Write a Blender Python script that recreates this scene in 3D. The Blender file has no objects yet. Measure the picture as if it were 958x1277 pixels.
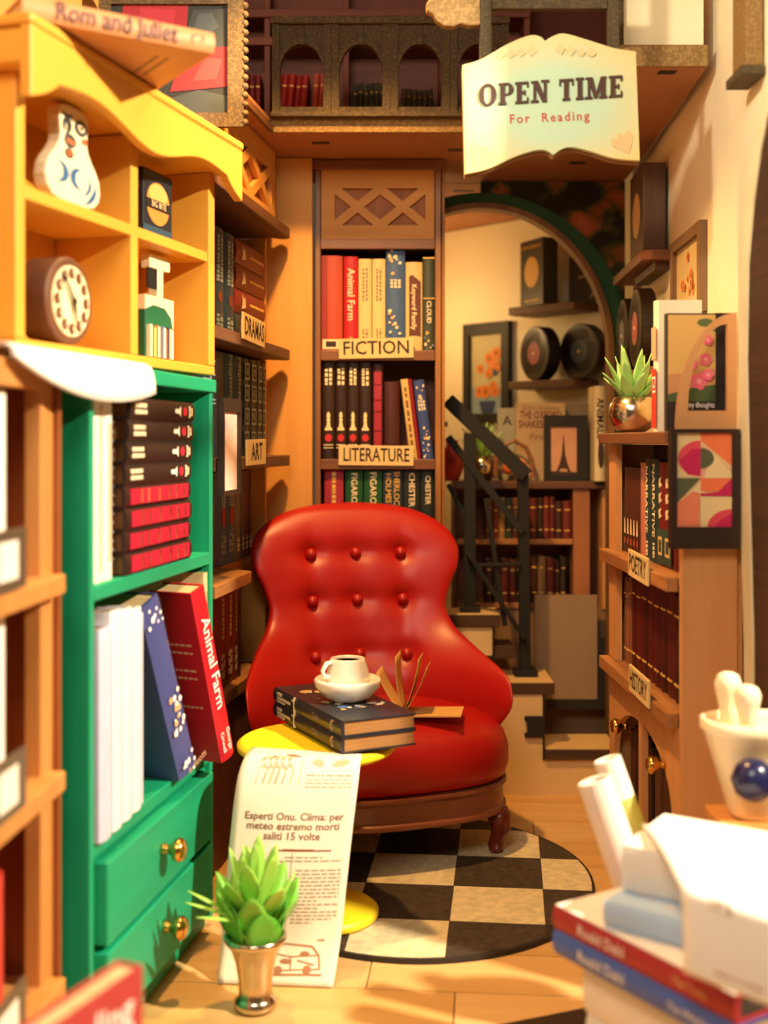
import bpy, bmesh, math, random
from mathutils import Vector, Matrix
random.seed(7)
PI = math.pi
SC = bpy.context.scene
COL = SC.collection

# ------------------------------------------------------------------ camera, world, lights, exposure
FPX, CXP, HZ, EYE = 1500.0, 479.0, 550.0, 1.2      # focal length in pixels of the 958x1277 frame, centre column, eye level row, eye height
cam = bpy.data.cameras.new('camera'); co = bpy.data.objects.new('camera', cam); COL.objects.link(co)
co.location = (0, 0, EYE); co.rotation_euler = (PI / 2, 0, 0)
cam.sensor_fit = 'VERTICAL'; cam.sensor_height = 24.0; cam.lens = 24.0 * FPX / 1277.0
cam.shift_y = -(638.5 - HZ) / 1277.0
cam.clip_start = 0.05
cam.dof.use_dof = True; cam.dof.focus_distance = 3.3; cam.dof.aperture_fstop = 1.0
SC.camera = co
SC.view_settings.view_transform = 'Standard'; SC.view_settings.look = 'None'
SC.view_settings.exposure = 0.0; SC.view_settings.gamma = 1.0; SC.view_settings.use_curve_mapping = False

W = bpy.data.worlds.new('world'); SC.world = W; W.use_nodes = True
W.node_tree.nodes['Background'].inputs[0].default_value = (1.0, 0.70, 0.40, 1)
W.node_tree.nodes['Background'].inputs[1].default_value = 0.08

def lamp(name, kind, loc, energy, color, target=None, **kw):
    l = bpy.data.lights.new(name, kind); l.energy = energy; l.color = color
    for k, v in kw.items(): setattr(l, k, v)
    o = bpy.data.objects.new(name, l); COL.objects.link(o); o.location = loc
    if target is not None:
        o.rotation_euler = (Vector(target) - Vector(loc)).to_track_quat('-Z', 'Y').to_euler()
    return o
lamp('key_lamp', 'SPOT', (2.42, 1.30, 3.0), 1250, (1.0, 0.85, 0.60), (-0.25, 2.45, 0.95), spot_size=math.radians(64), spot_blend=0.3, shadow_soft_size=0.07)
lamp('front_fill', 'AREA', (-0.35, 0.2, 2.75), 46, (1.0, 0.86, 0.64), (0.25, 3.0, 0.9), shape='RECTANGLE', size=1.0, size_y=0.8)  # unseen fill light added in front of the open room
lamp('wall_lamp', 'SPOT', (-0.45, 1.7, 2.5), 95, (1.0, 0.86, 0.58), (0.86, 2.85, 1.85), spot_size=math.radians(50), spot_blend=0.8, shadow_soft_size=0.06)  # added spot, out of view, brightens the cream right wall
lamp('room_lamp', 'SPOT', (-0.14, 2.95, 2.62), 212, (1.0, 0.54, 0.17), (-0.06, 3.35, 0.5), spot_size=math.radians(108), spot_blend=0.7, shadow_soft_size=0.05)
lamp('alcove_fill', 'POINT', (0.06, 5.02, 1.72), 5.5, (1.0, 0.62, 0.26), shadow_soft_size=0.05)  # made-up point light behind the tall bookcase, brightens the alcove
lamp('gallery_lamp', 'POINT', (-0.42, 3.5, 2.75), 1.5, (1.0, 0.45, 0.18), shadow_soft_size=0.06)

# ------------------------------------------------------------------ materials
def lin(h):
    h = h.lstrip('#'); v = [int(h[i:i + 2], 16) / 255 for i in (0, 2, 4)]
    return tuple((c / 12.92 if c <= 0.04045 else ((c + 0.055) / 1.055) ** 2.4) for c in v)
_M = {}
def mat(hexc, rough=0.55, var=0.10, scale=9.0, bump=0.08, metal=0.0, kind='plain', hex2=None, emit=0.0, sss=0.0, stretch=None, coat=0.0):
    key = (hexc, rough, var, scale, bump, metal, kind, hex2, emit, sss, stretch, coat)
    if key in _M: return _M[key]
    m = bpy.data.materials.new('%s_%s' % (kind, hexc.strip('#'))); m.use_nodes = True
    nt = m.node_tree; N = nt.nodes; L = nt.links; b = N['Principled BSDF']
    c = lin(hexc)
    b.inputs['Roughness'].default_value = rough; b.inputs['Metallic'].default_value = metal
    if coat: b.inputs['Coat Weight'].default_value = coat; b.inputs['Coat Roughness'].default_value = 0.12
    if sss:
        b.inputs['Subsurface Weight'].default_value = sss; b.inputs['Subsurface Radius'].default_value = (0.02, 0.03, 0.008)
    tc = N.new('ShaderNodeTexCoord'); mp = N.new('ShaderNodeMapping'); L.new(tc.outputs['Object'], mp.inputs['Vector'])
    nz = N.new('ShaderNodeTexNoise'); nz.inputs['Scale'].default_value = scale; nz.inputs['Detail'].default_value = 5
    L.new(mp.outputs[0], nz.inputs['Vector'])
    rp = N.new('ShaderNodeValToRGB')
    if kind == 'wood':
        mp.inputs['Scale'].default_value = stretch or (9, 9, 0.8)
        c2 = lin(hex2) if hex2 else tuple(x * 0.72 for x in c)
        rp.color_ramp.elements[0].position = 0.33; rp.color_ramp.elements[1].position = 0.67
        rp.color_ramp.elements[0].color = (*c2, 1); rp.color_ramp.elements[1].color = (*c, 1)
    elif kind == 'stone':
        nz.inputs['Scale'].default_value = scale
        rp.color_ramp.elements[0].position = 0.46; rp.color_ramp.elements[1].position = 0.62
        rp.color_ramp.elements[0].color = (*c, 1); rp.color_ramp.elements[1].color = (*lin(hex2), 1)
    elif kind == 'pages':
        mp.inputs['Scale'].default_value = stretch or (60, 1, 1)
        rp.color_ramp.elements[0].position = 0.35; rp.color_ramp.elements[1].position = 0.65
        rp.color_ramp.elements[0].color = (*tuple(x * 0.62 for x in c), 1); rp.color_ramp.elements[1].color = (*c, 1)
    else:
        if stretch: mp.inputs['Scale'].default_value = stretch
        rp.color_ramp.elements[0].position = 0.3; rp.color_ramp.elements[1].position = 0.7
        c2 = lin(hex2) if hex2 else tuple(x * (1 - var) for x in c)
        rp.color_ramp.elements[0].color = (*c2, 1); rp.color_ramp.elements[1].color = (*tuple(min(1, x * (1 + var * 0.5)) for x in c), 1)
    L.new(nz.outputs['Fac'], rp.inputs['Fac']); L.new(rp.outputs['Color'], b.inputs['Base Color'])
    if bump:
        n2 = N.new('ShaderNodeTexNoise'); n2.inputs['Scale'].default_value = scale * 6; n2.inputs['Detail'].default_value = 3
        L.new(mp.outputs[0], n2.inputs['Vector'])
        bp = N.new('ShaderNodeBump'); bp.inputs['Strength'].default_value = bump; bp.inputs['Distance'].default_value = 0.004
        L.new(n2.outputs['Fac'], bp.inputs['Height']); L.new(bp.outputs[0], b.inputs['Normal'])
    if emit:
        b.inputs['Emission Color'].default_value = (*c, 1); b.inputs['Emission Strength'].default_value = emit
    _M[key] = m; return m

def floral(name, ground, blobs, scale=9):
    m = bpy.data.materials.new(name); m.use_nodes = True; nt = m.node_tree; N = nt.nodes; L = nt.links; b = N['Principled BSDF']
    b.inputs['Roughness'].default_value = 0.7
    tc = N.new('ShaderNodeTexCoord'); vo = N.new('ShaderNodeTexVoronoi'); vo.inputs['Scale'].default_value = scale
    nz = N.new('ShaderNodeTexNoise'); nz.inputs['Scale'].default_value = scale * 1.3; nz.inputs['Detail'].default_value = 4
    mx = N.new('ShaderNodeMixRGB'); mx.inputs[0].default_value = 0.16
    L.new(tc.outputs['Object'], nz.inputs['Vector']); L.new(tc.outputs['Object'], mx.inputs[1]); L.new(nz.outputs['Color'], mx.inputs[2])
    L.new(mx.outputs[0], vo.inputs['Vector'])
    rp = N.new('ShaderNodeValToRGB'); e = rp.color_ramp.elements
    e[0].position = 0.0; e[0].color = (*lin(blobs[0]), 1); e[1].position = 1.0; e[1].color = (*lin(ground), 1)
    a = e.new(0.28); a.color = (*lin(blobs[1]), 1); a = e.new(0.40); a.color = (*lin(blobs[2]), 1); a = e.new(0.5); a.color = (*lin(ground), 1)
    L.new(vo.outputs['Distance'], rp.inputs['Fac']); L.new(rp.outputs[0], b.inputs['Base Color'])
    return m

BIRCH = mat('#d3994c', 0.6, kind='wood', hex2='#c98b40', scale=2.2, bump=0.05)
BIRCHH = mat('#d3994c', 0.6, kind='wood', hex2='#c98b40', scale=2.2, bump=0.05, stretch=(0.8, 9, 9))
CREAMW = mat('#f0e4c4', 0.75, var=0.05, scale=5, bump=0.03)
DKWOOD = mat('#6b4630', 0.5, kind='wood', hex2='#553523', scale=2.5, bump=0.08, stretch=(0.9, 9, 9))
DKWOODV = mat('#6b4630', 0.5, kind='wood', hex2='#553523', scale=2.5, bump=0.08)
REDWOOD = mat('#8a4a34', 0.55, kind='wood', hex2='#73392a', scale=2.5, bump=0.06, stretch=(0.9, 9, 9))
STONE = mat('#43351f', 0.6, kind='stone', hex2='#5f4c2c', scale=130, bump=0.5)
STONEL = mat('#80602f', 0.6, kind='stone', hex2='#9c7a45', scale=130, bump=0.4)
PLATF = mat('#a86f48', 0.7, var=0.07, scale=6, bump=0.04)
BLACK = mat('#171310', 0.6, var=0.2, bump=0.1)
BLACKM = mat('#060505', 0.7, var=0.1, bump=0.05)
INK = mat('#2a1712', 0.6, var=0.0, bump=0)
CREAMP = mat('#e8d5ac', 0.7, var=0.05, bump=0.03)
WHITEP = mat('#efe9e2', 0.75, var=0.03, bump=0.02)
PAGES = mat('#d9b987', 0.8, kind='pages', scale=3)
PAGESB = mat('#8a5d34', 0.8, kind='pages', scale=3)
PAGESW = mat('#f0ead8', 0.8, kind='pages', scale=3)
GREEN = mat('#10a074', 0.5, kind='wood', hex2='#0c8c62', scale=2, bump=0.10)
GREENH = mat('#10a074', 0.5, kind='wood', hex2='#0c8c62', scale=2, bump=0.10, stretch=(0.8, 8, 8))
YELLOW = mat('#da9d38', 0.5, var=0.04, scale=4, bump=0.04)
GOLD = mat('#d8a95a', 0.22, var=0.05, metal=1.0, bump=0.0)
SILVER = mat('#cfc0a6', 0.2, var=0.08, metal=1.0, bump=0.03)
GOLDP = mat('#d9a94e', 0.4, var=0.1, metal=0.4, bump=0)
RED = mat('#a8120d', 0.40, var=0.06, scale=5, bump=0.02)

# ------------------------------------------------------------------ mesh collector
class MB:
    def __init__(s): s.v = []; s.f = []; s.m = []
    def add(s, vs, fs, mi=0, M=None):
        o = len(s.v)
        s.v += [tuple(M @ Vector(p)) if M is not None else tuple(p) for p in vs]
        s.f += [[i + o for i in f] for f in fs]; s.m += [mi] * len(fs); return s
    def box(s, x0, x1, y0, y1, z0, z1, mi=0, M=None):
        return s.add([(x0, y0, z0), (x1, y0, z0), (x1, y1, z0), (x0, y1, z0), (x0, y0, z1), (x1, y0, z1), (x1, y1, z1), (x0, y1, z1)],
                     [[0, 3, 2, 1], [4, 5, 6, 7], [0, 1, 5, 4], [1, 2, 6, 5], [2, 3, 7, 6], [3, 0, 4, 7]], mi, M)
    def prism(s, pts, y0, y1, mi=0, M=None, axis='y'):
        """outline pts (a, b), counter-clockwise seen from the -y side (x right, z up); extruded y0 (front) to y1"""
        n = len(pts)
        A = sum(pts[i][0] * pts[(i + 1) % n][1] - pts[(i + 1) % n][0] * pts[i][1] for i in range(n))
        if A < 0: pts = pts[::-1]
        if axis == 'y': vs = [(a, y0, b) for a, b in pts] + [(a, y1, b) for a, b in pts]
        else: vs = [(a, b, y1) for a, b in pts] + [(a, b, y0) for a, b in pts]
        fs = [list(range(n)), list(range(2 * n - 1, n - 1, -1))] + [[(i + 1) % n, i, n + i, n + (i + 1) % n] for i in range(n)]
        return s.add(vs, fs, mi, M)
    def lathe(s, prof, seg=24, mi=0, M=None):
        vs = []; fs = []
        for r, z in prof:
            for k in range(seg): a = 2 * PI * k / seg; vs.append((r * math.cos(a), r * math.sin(a), z))
        for i in range(len(prof) - 1):
            for k in range(seg):
                a, b = i * seg + k, i * seg + (k + 1) % seg; fs.append([a, b, b + seg, a + seg])
        if prof[0][0] > 1e-6: fs.append(list(range(seg))[::-1])
        if prof[-1][0] > 1e-6: fs.append(list(range((len(prof) - 1) * seg, len(prof) * seg)))
        return s.add(vs, fs, mi, M)
    def tube(s, pts, rad, seg=8, mi=0, M=None, cap=True):
        pts = [Vector(p) for p in pts]; n = len(pts)
        if not hasattr(rad, '__len__'): rad = [rad] * n
        vs = []; fs = []
        t0 = (pts[1] - pts[0]).normalized(); up = Vector((0, 0, 1)) if abs(t0.z) < 0.9 else Vector((0, 1, 0))
        for i, p in enumerate(pts):
            t = (pts[min(i + 1, n - 1)] - pts[max(i - 1, 0)]).normalized()
            a = t.cross(up).normalized(); b = a.cross(t); up = b
            for k in range(seg):
                q = 2 * PI * k / seg; vs.append(tuple(p + (a * math.cos(q) + b * math.sin(q)) * rad[i]))
        for i in range(n - 1):
            for k in range(seg):
                c, d = i * seg + k, i * seg + (k + 1) % seg; fs.append([c, c + seg, d + seg, d])
        if cap: fs += [list(range(seg)), list(range((n - 1) * seg, n * seg))[::-1]]
        return s.add(vs, fs, mi, M)
    def mesh(s, name, mats, smooth=False):
        me = bpy.data.meshes.new(name); me.from_pydata(s.v, [], s.f)
        for m in (mats if isinstance(mats, (list, tuple)) else [mats]): me.materials.append(m)
        if any(s.m): me.polygons.foreach_set('material_index', s.m)
        if smooth: me.polygons.foreach_set('use_smooth', [True] * len(s.f))
        me.update(); return me
    def build(s, name, mats, parent=None, smooth=False, bev=0.0, loc=None, rot=None, seg=2):
        o = bpy.data.objects.new(name, s.mesh(name, mats, smooth)); COL.objects.link(o)
        if parent is not None: o.parent = parent
        if loc is not None: o.location = loc
        if rot is not None: o.rotation_euler = rot
        if bev:
            b = o.modifiers.new('bevel', 'BEVEL'); b.width = bev; b.segments = seg; b.limit_method = 'ANGLE'; b.angle_limit = 0.6
        return o
def box(name, dims, m, parent=None, bev=0.002, **k): return MB().box(*dims).build(name, m, parent, bev=bev, **k)

def tag(o, label, cat, group=None, kind=None):
    o['label'] = label; o['category'] = cat
    if group: o['group'] = group
    if kind: o['kind'] = kind
    return o
def thing(name, label, cat, loc=(0, 0, 0), rz=0.0, group=None, M=None):
    o = bpy.data.objects.new(name, None); COL.objects.link(o); o.empty_display_size = 0.05
    if M is not None: o.matrix_world = M
    else: o.location = loc; o.rotation_euler = (0, 0, rz)
    return tag(o, label, cat, group)
def structure(o): o['kind'] = 'structure'; return o

def fitxs(xs, lo, hi, least=.012):
    xs = [min(max(x, lo), hi) for x in xs]
    for i in range(1, len(xs)): xs[i] = max(xs[i], xs[i - 1] + least)
    if xs[-1] > hi:
        f = (hi - lo) / (xs[-1] - lo); xs = [lo + (x - lo) * f for x in xs]
    return xs
class Frame:
    """local x along a front, -y out of the front, z up"""
    def __init__(s, x, y, r, z=0.0): s.o = Vector((x, y, z)); s.r = r
    def M(s, x=0, y=0, z=0): return Matrix.Translation(s.o) @ Matrix.Rotation(s.r, 4, 'Z') @ Matrix.Translation((x, y, z))
    def pt(s, x, y, z): return s.M() @ Vector((x, y, z))
    def hit(s, px, py, d=0.0):
        """where the sight line of a photograph pixel meets the plane local y = d: (x, z)"""
        n = Vector((-math.sin(s.r), math.cos(s.r), 0)); D = Vector(((px - CXP) / FPX, 1, (HZ - py) / FPX)); C = Vector((0, 0, EYE))
        t = (d - (C - s.o).dot(n)) / D.dot(n); p = C + D * t - s.o
        return (p.x * math.cos(s.r) + p.y * math.sin(s.r), p.z)
def P(px, py, Y): return Vector(((px - CXP) * Y / FPX, Y, EYE + (HZ - py) * Y / FPX))

# ------------------------------------------------------------------ lettering
_T = {}
def textmesh(s, size, bold, res=2, align='CENTER', spacing=1.0):
    k = (s, size, bold, res, align, spacing)
    if k in _T: return _T[k]
    c = bpy.data.curves.new('lettering', 'FONT'); c.body = s; c.size = size; c.align_x = align; c.align_y = 'CENTER'
    c.offset = bold * size; c.resolution_u = res; c.space_character = spacing
    o = bpy.data.objects.new('lettering', c); COL.objects.link(o)
    dg = bpy.context.evaluated_depsgraph_get()
    me = bpy.data.meshes.new_from_object(o.evaluated_get(dg)); bpy.data.objects.remove(o); bpy.data.curves.remove(c)
    _T[k] = me; return me
DIRS = {'up': ((0, 0, 1), (-1, 0, 0)), 'down': ((0, 0, -1), (1, 0, 0)), 'flat': ((1, 0, 0), (0, 0, 1))}
def text(parent, s, size, x, y, z, m, d='flat', bold=0.01, name='lettering', fit=None, **k):
    me = textmesh(s, size, bold, **k).copy(); me.materials.clear(); me.materials.append(m)
    X, Y = (Vector(q) for q in DIRS[d]); Z = X.cross(Y)
    R = Matrix((X, Y, Z)).transposed().to_4x4()
    if fit:
        w = max((v.co.x for v in me.vertices), default=1) - min((v.co.x for v in me.vertices), default=0)
        if w > fit: me.transform(Matrix.Diagonal((fit / w, 1, 1, 1)))
    me.transform(Matrix.Translation((x, y, z)) @ R)
    o = bpy.data.objects.new(name, me); COL.objects.link(o); o.parent = parent; return o

def disc_pts(cx, cz, r, n=20, rz=None, a0=0, a1=2 * PI):
    rz = rz or r
    full = abs(a1 - a0 - 2 * PI) < 1e-6
    return [(cx + r * math.cos(a0 + (a1 - a0) * i / (n if full else n - 1)), cz + rz * math.sin(a0 + (a1 - a0) * i / (n if full else n - 1))) for i in range(n)]
def cres(x, z, r, ang, w=.42, span=1.9, n=10):
    o = [(x + r * math.cos(ang + span * (2 * i / n - 1)), z + r * math.sin(ang + span * (2 * i / n - 1))) for i in range(n + 1)]
    q = [(x + r * (1 - w * (1 - (2 * i / n - 1) ** 2) - .02) * math.cos(ang + span * (2 * i / n - 1)), z + r * (1 - w * (1 - (2 * i / n - 1) ** 2) - .02) * math.sin(ang + span * (2 * i / n - 1))) for i in range(n + 1)]
    return o + q[::-1]
def flatart(parent, shapes, y, name='print', eps=0.0006):
    """flat printed shapes: list of (hex, [(x, z)...]) lying on the plane local y, later ones on top; one part"""
    mb = MB(); mats = []; idx = {}
    for i, (h, pts) in enumerate(shapes):
        if h not in idx: idx[h] = len(mats); mats.append(mat(h, 0.6, var=0.04, bump=0))
        yy = y - eps * 0.25 * (i + 1) - eps * 0.5
        n = len(pts); A = sum(pts[j][0] * pts[(j + 1) % n][1] - pts[(j + 1) % n][0] * pts[j][1] for j in range(n))
        if A < 0: pts = pts[::-1]
        mb.add([(a, yy, b) for a, b in pts], [list(range(n))], idx[h])
    return mb.build(name, mats, parent)
PAWN = [(-.36, 0), (.36, 0), (.36, .1), (.2, .2), (.12, .5), (.22, .58), (.1, .64), (.19, .78), (.12, .93), (0, 1), (-.12, .93), (-.19, .78), (-.1, .64), (-.22, .58), (-.12, .5), (-.2, .2), (-.36, .1)]

# ------------------------------------------------------------------ books
ORD = ['first', 'second', 'third', 'fourth', 'fifth', 'sixth', 'seventh', 'eighth', 'ninth', 'tenth', 'eleventh', 'twelfth']
def book(F, x, z, t, h, d, color, label, group=None, y=0.0, lean=0.0, decor=(), pages=None, name='book', yaw=0.0, piv='c', back=None):
    """spine faces the frame's -y; t thickness, h height, d depth; lean tilts the top towards +x; -90 lays the book flat, spine upright text readable"""
    px = {'c': 0.0, 'l': -t / 2, 'r': t / 2}[piv]
    M = F.M(x, y, z) @ Matrix.Rotation(math.radians(yaw), 4, 'Z') @ Matrix.Rotation(math.radians(lean), 4, 'Y') @ Matrix.Translation((-px, 0, 0))
    r = thing(name, label, 'book', M=M, group=group)
    cm = color if not isinstance(color, str) else mat(color, 0.5, var=0.06, scale=14, bump=0.04)
    b = min(0.004, t * 0.16); k = min(0.012 * t / 0.05, 0.006)
    arc = [(-t / 2 + t * i / 6, k * (abs(i - 3) / 3.0) ** 2) for i in range(7)]
    out = arc + [(t / 2, d), (t / 2 - b, d), (t / 2 - b, k + b), (-t / 2 + b, k + b), (-t / 2 + b, d), (-t / 2, d)]
    mb = MB(); n = len(out)
    # U-shaped cover as three solid slabs sharing the rounded spine
    mb.prism(arc + [(t / 2, k + b), (-t / 2, k + b)], 0, h, axis='z')
    mb.box(-t / 2, -t / 2 + b, k + b, d, 0, h); mb.box(t / 2 - b, t / 2, k + b, d, 0, h)
    mb.build('cover', cm, r)
    MB().box(-t / 2 + b, t / 2 - b, k + b, d - 0.004, 0.004, h - 0.004).build('pages', pages or PAGES, r)
    for q in decor:
        if q[0] == 't': text(r, q[1], q[2] * t, (q[6] if len(q) > 6 else 0) * t, -0.0012, q[3] * h, q[4], q[5] if len(q) > 5 else 'down', fit=h * 1.9 * min(q[3], 1 - q[3]) if (len(q) < 6 or q[5] != 'flat') else t * .9, name='title')
        elif q[0] == 'r':
            mb = MB()
            for (x0, x1, z0, z1) in q[2]: mb.box(x0 * t, x1 * t, -0.0009, k + 0.001, z0 * h, z1 * h)
            mb.build('spine_print', q[1], r)
        elif q[0] == 'p': flatart(r, [(c, [(a * t, bb * h) for a, bb in pts]) for c, pts in q[1]], -0.0004, 'spine_print')
    return r
def pseudo(z0, z1, lines=2, w=.5, n=9, seed=0):
    """unreadably small spine lettering as little bars, columns running along the spine"""
    rnd = random.Random(seed); out = []
    for c in range(lines):
        x = (-w / 2 + w * (c + .5) / lines); z = z0
        while z < z1:
            dz = rnd.uniform(.6, 1.4) * (z1 - z0) / n; out.append((x - w / lines * .32, x + w / lines * .32, z, min(z + dz * .7, z1))); z += dz
    return out
# ================================================================== SETTING
# floor slab and separate planks
fl = structure(MB().box(-1.6, 1.5, 1.2, 5.7, -0.06, -0.012).build('floor', mat('#5b3a20', 0.8), None))
fl['label'] = 'pale wooden plank floor of the bookshop'
ang = math.atan(0.085)
FF = Frame(0.1, 2.624, -ang)
pl_m = [mat(h, 0.45, kind='wood', hex2=h2, scale=2.0, bump=0.05, stretch=(0.7, 8, 8)) for h, h2 in (('#d9ae74', '#cda065'), ('#d4a76b', '#c7985b'), ('#deb57c', '#cfa269'))]
_pl = {}
rnd = random.Random(3)
for row in range(-7, 15):
    y0 = row * 0.2
    off = {0: -0.14, -1: 0.055, 1: -0.21}.get(row, rnd.uniform(-.4, .4))
    for k in range(-3, 3):
        c = FF.pt(off + k * 0.8 + 0.4, y0 + 0.1, 0)
        if not (-1.5 < c.x < 1.4 and 1.35 < c.y < 5.5): continue
        q = (k + row) % 3
        if q not in _pl:
            m_ = MB().box(-0.3985, 0.3985, -0.0985, 0.0985, -0.012, 0.0).mesh('plank', pl_m[q]); _pl[q] = m_
        o = bpy.data.objects.new('plank', _pl[q]); COL.objects.link(o); o.location = c; o.rotation_euler.z = FF.r; o.parent = fl
# dark strip lying on the planks near the camera
structure(MB().prism([(0.16, 2.42), (0.62, 2.60), (0.62, 2.35), (0.2, 2.3)], 0.001, 0.012, axis='z').build('strip_front', mat('#2c1709', 0.6), None))

# walls
def wall(name, pts, z0, z1, m, thick=0.03): return structure(MB().prism(pts, z0, z1, axis='z').build(name, m, None))
wall('wall_left', [(-1.02, 1.6), (-0.99, 1.6), (-0.69, 4.34), (-0.72, 4.34)], 0, 3.1, BIRCH)
wx = lambda y: 0.832 + 0.047 * (y - 3.0)
wall('wall_right', [(wx(2.42), 2.42), (wx(2.42) + .03, 2.42), (wx(5.0) + .03, 5.0), (wx(5.0), 5.0)], 0, 3.1, CREAMW)
wall('wall_gallery', [(-0.72, 4.36), (0.865, 4.36), (0.865, 4.39), (-0.72, 4.39)], 2.18, 3.1, mat('#6b2f22', 0.7))
wall('wall_alcove', [(0.902, 4.70), (0.925, 4.72), (-0.05, 5.75), (-0.07, 5.73)], 0, 2.13, CREAMW)
wall('wall_alcove_side', [(-0.1, 4.345), (-0.07, 4.345), (-0.07, 5.72), (-0.1, 5.72)], 0, 2.13, CREAMW)
structure(MB().box(-1.05, 1.0, 2.75, 5.8, 3.1, 3.14).build('ceiling', mat('#5a2f1e', 0.8), None))
# upright panel between the two bookcases
structure(MB().box(-0.44, -0.2365, 3.955, 3.985, 0, 2.13).build('trim_1', BIRCH, None))

# arch wall: dark floral wall with a green band and a wooden inner trim
AY = 4.30; ac = P(600, 440, AY); ax, az = ac.x, ac.z; arx, arz = 0.452, 0.512
aw = structure(bpy.data.objects.new('wall_arch', None)); COL.objects.link(aw); aw['label'] = 'dark floral wall pierced by a tall arch'
def ring(rx0, rz0, rx1, rz1, y0, y1, n=36, foot=0.0):
    mb = MB()
    ins = [(ax + rx0, foot)] + [(ax + rx0 * math.cos(PI * i / n), az + rz0 * math.sin(PI * i / n)) for i in range(n + 1)] + [(ax - rx0, foot)]
    out = [(ax + rx1, foot)] + [(ax + rx1 * math.cos(PI * i / n), az + rz1 * math.sin(PI * i / n)) for i in range(n + 1)] + [(ax - rx1, foot)]
    N = len(ins)
    vs = [(a, y0, b) for a, b in ins] + [(a, y0, b) for a, b in out] + [(a, y1, b) for a, b in ins] + [(a, y1, b) for a, b in out]
    fs = []
    for i in range(N - 1):
        fs += [[i + 1, i, N + i, N + i + 1], [2 * N + i, 2 * N + i + 1, 3 * N + i + 1, 3 * N + i], [i, i + 1, 2 * N + i + 1, 2 * N + i], [N + i + 1, N + i, 3 * N + i, 3 * N + i + 1]]
    fs += [[0, 2 * N, 3 * N, N], [N - 1, 2 * N - 1, 4 * N - 1, 3 * N - 1]]
    return mb.add(vs, fs)
ring(arx + 0.02, arz + 0.02, arx + 0.085, arz + 0.058, AY - 0.012, AY + 0.03).build('green_band', mat('#1f5a3a', 0.6, var=0.12), aw)['label'] = 'dark green painted band around the arch'
ring(arx, arz, arx + 0.02, arz + 0.02, AY - 0.03, AY + 0.04).build('wooden_trim', mat('#8a6234', 0.5, kind='wood', hex2='#6f4c28', scale=3), aw)['label'] = 'thin wooden edging of the arch'
n = 24; A0 = [(ax + (arx + .086) * math.cos(PI / 2 * i / n), az + (arz + .06) * math.sin(PI / 2 * i / n)) for i in range(n + 1)]
mb = MB().prism(A0 + [(ax, 2.128), (0.862, 2.128), (0.862, az)], AY, AY + 0.03)
mb.build('floral_panel', floral('floral_wallpaper', '#1d2014', ('#c46a4a', '#8f5a2e', '#3f4a25'), 8), aw)['label'] = 'dark floral wallpaper beside the arch'

# ---- gallery (balcony) running round the room
bal = thing('balcony', 'dark speckled gallery with an arcaded railing above the bookcases', 'balcony', (0, 0, 2.133))
BZ0, BZ1 = 2.133, 2.175
lx = lambda y: -0.29 + 0.147 * (y - 4.0)
plan = [(-0.66, 3.27), (lx(3.27), 3.27), (lx(3.64), 3.64), (0.36, 3.64), (0.46, 3.0), (0.806, 3.0), (0.858, 4.10), (0.862, 4.352), (-0.66, 4.352)]
MB().prism(plan, 0, BZ1 - BZ0, axis='z').build('platform', PLATF, bal)
MB().box(-0.04, 0.80, 4.36, 5.6, 0, 0.03).build('alcove_ceiling', PLATF, bal)
def strip(p, q, y_out, z0, z1, t=0.012):
    p = Vector((p[0], p[1], 0)); q = Vector((q[0], q[1], 0)); d = (q - p); L_ = d.length; a = math.atan2(d.y, d.x)
    M = Matrix.Translation(p) @ Matrix.Rotation(a, 4, 'Z'); return MB().box(0, L_, -t, 0, z0, z1, M=M)
strip((lx(3.64), 3.639), (0.36, 3.639), 0, -0.002, 0.05).build('fascia', STONEL, bal, bev=0.002)
strip((0.362, 3.637), (0.462, 2.999), 0, -0.002, 0.05).build('fascia', STONEL, bal, bev=0.002)
strip((0.464, 2.999), (0.806, 2.999), 0, -0.002, 0.052).build('fascia', STONEL, bal, bev=0.002)
strip((lx(3.28), 3.28), (lx(3.63), 3.63), 0, -0.004, 0.02).build('edge_board', DKWOOD, bal, bev=0.002)
# dark slots in the underside
for (px_, py_, w_) in ((400, 178, 22), (720, 203, 20), (705, 231, 16), (578, 238, 26), (832, 90, 22), (568, 187, 18)):
    Y = (2.133 - EYE) * FPX / (HZ - py_); x = (px_ - CXP) * Y / FPX; w2 = w_ * Y / FPX / 2
    MB().box(x - w2, x + w2, Y - 0.014, Y + 0.014, -0.0015, 0.0015).build('slot', BLACK, bal)
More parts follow.
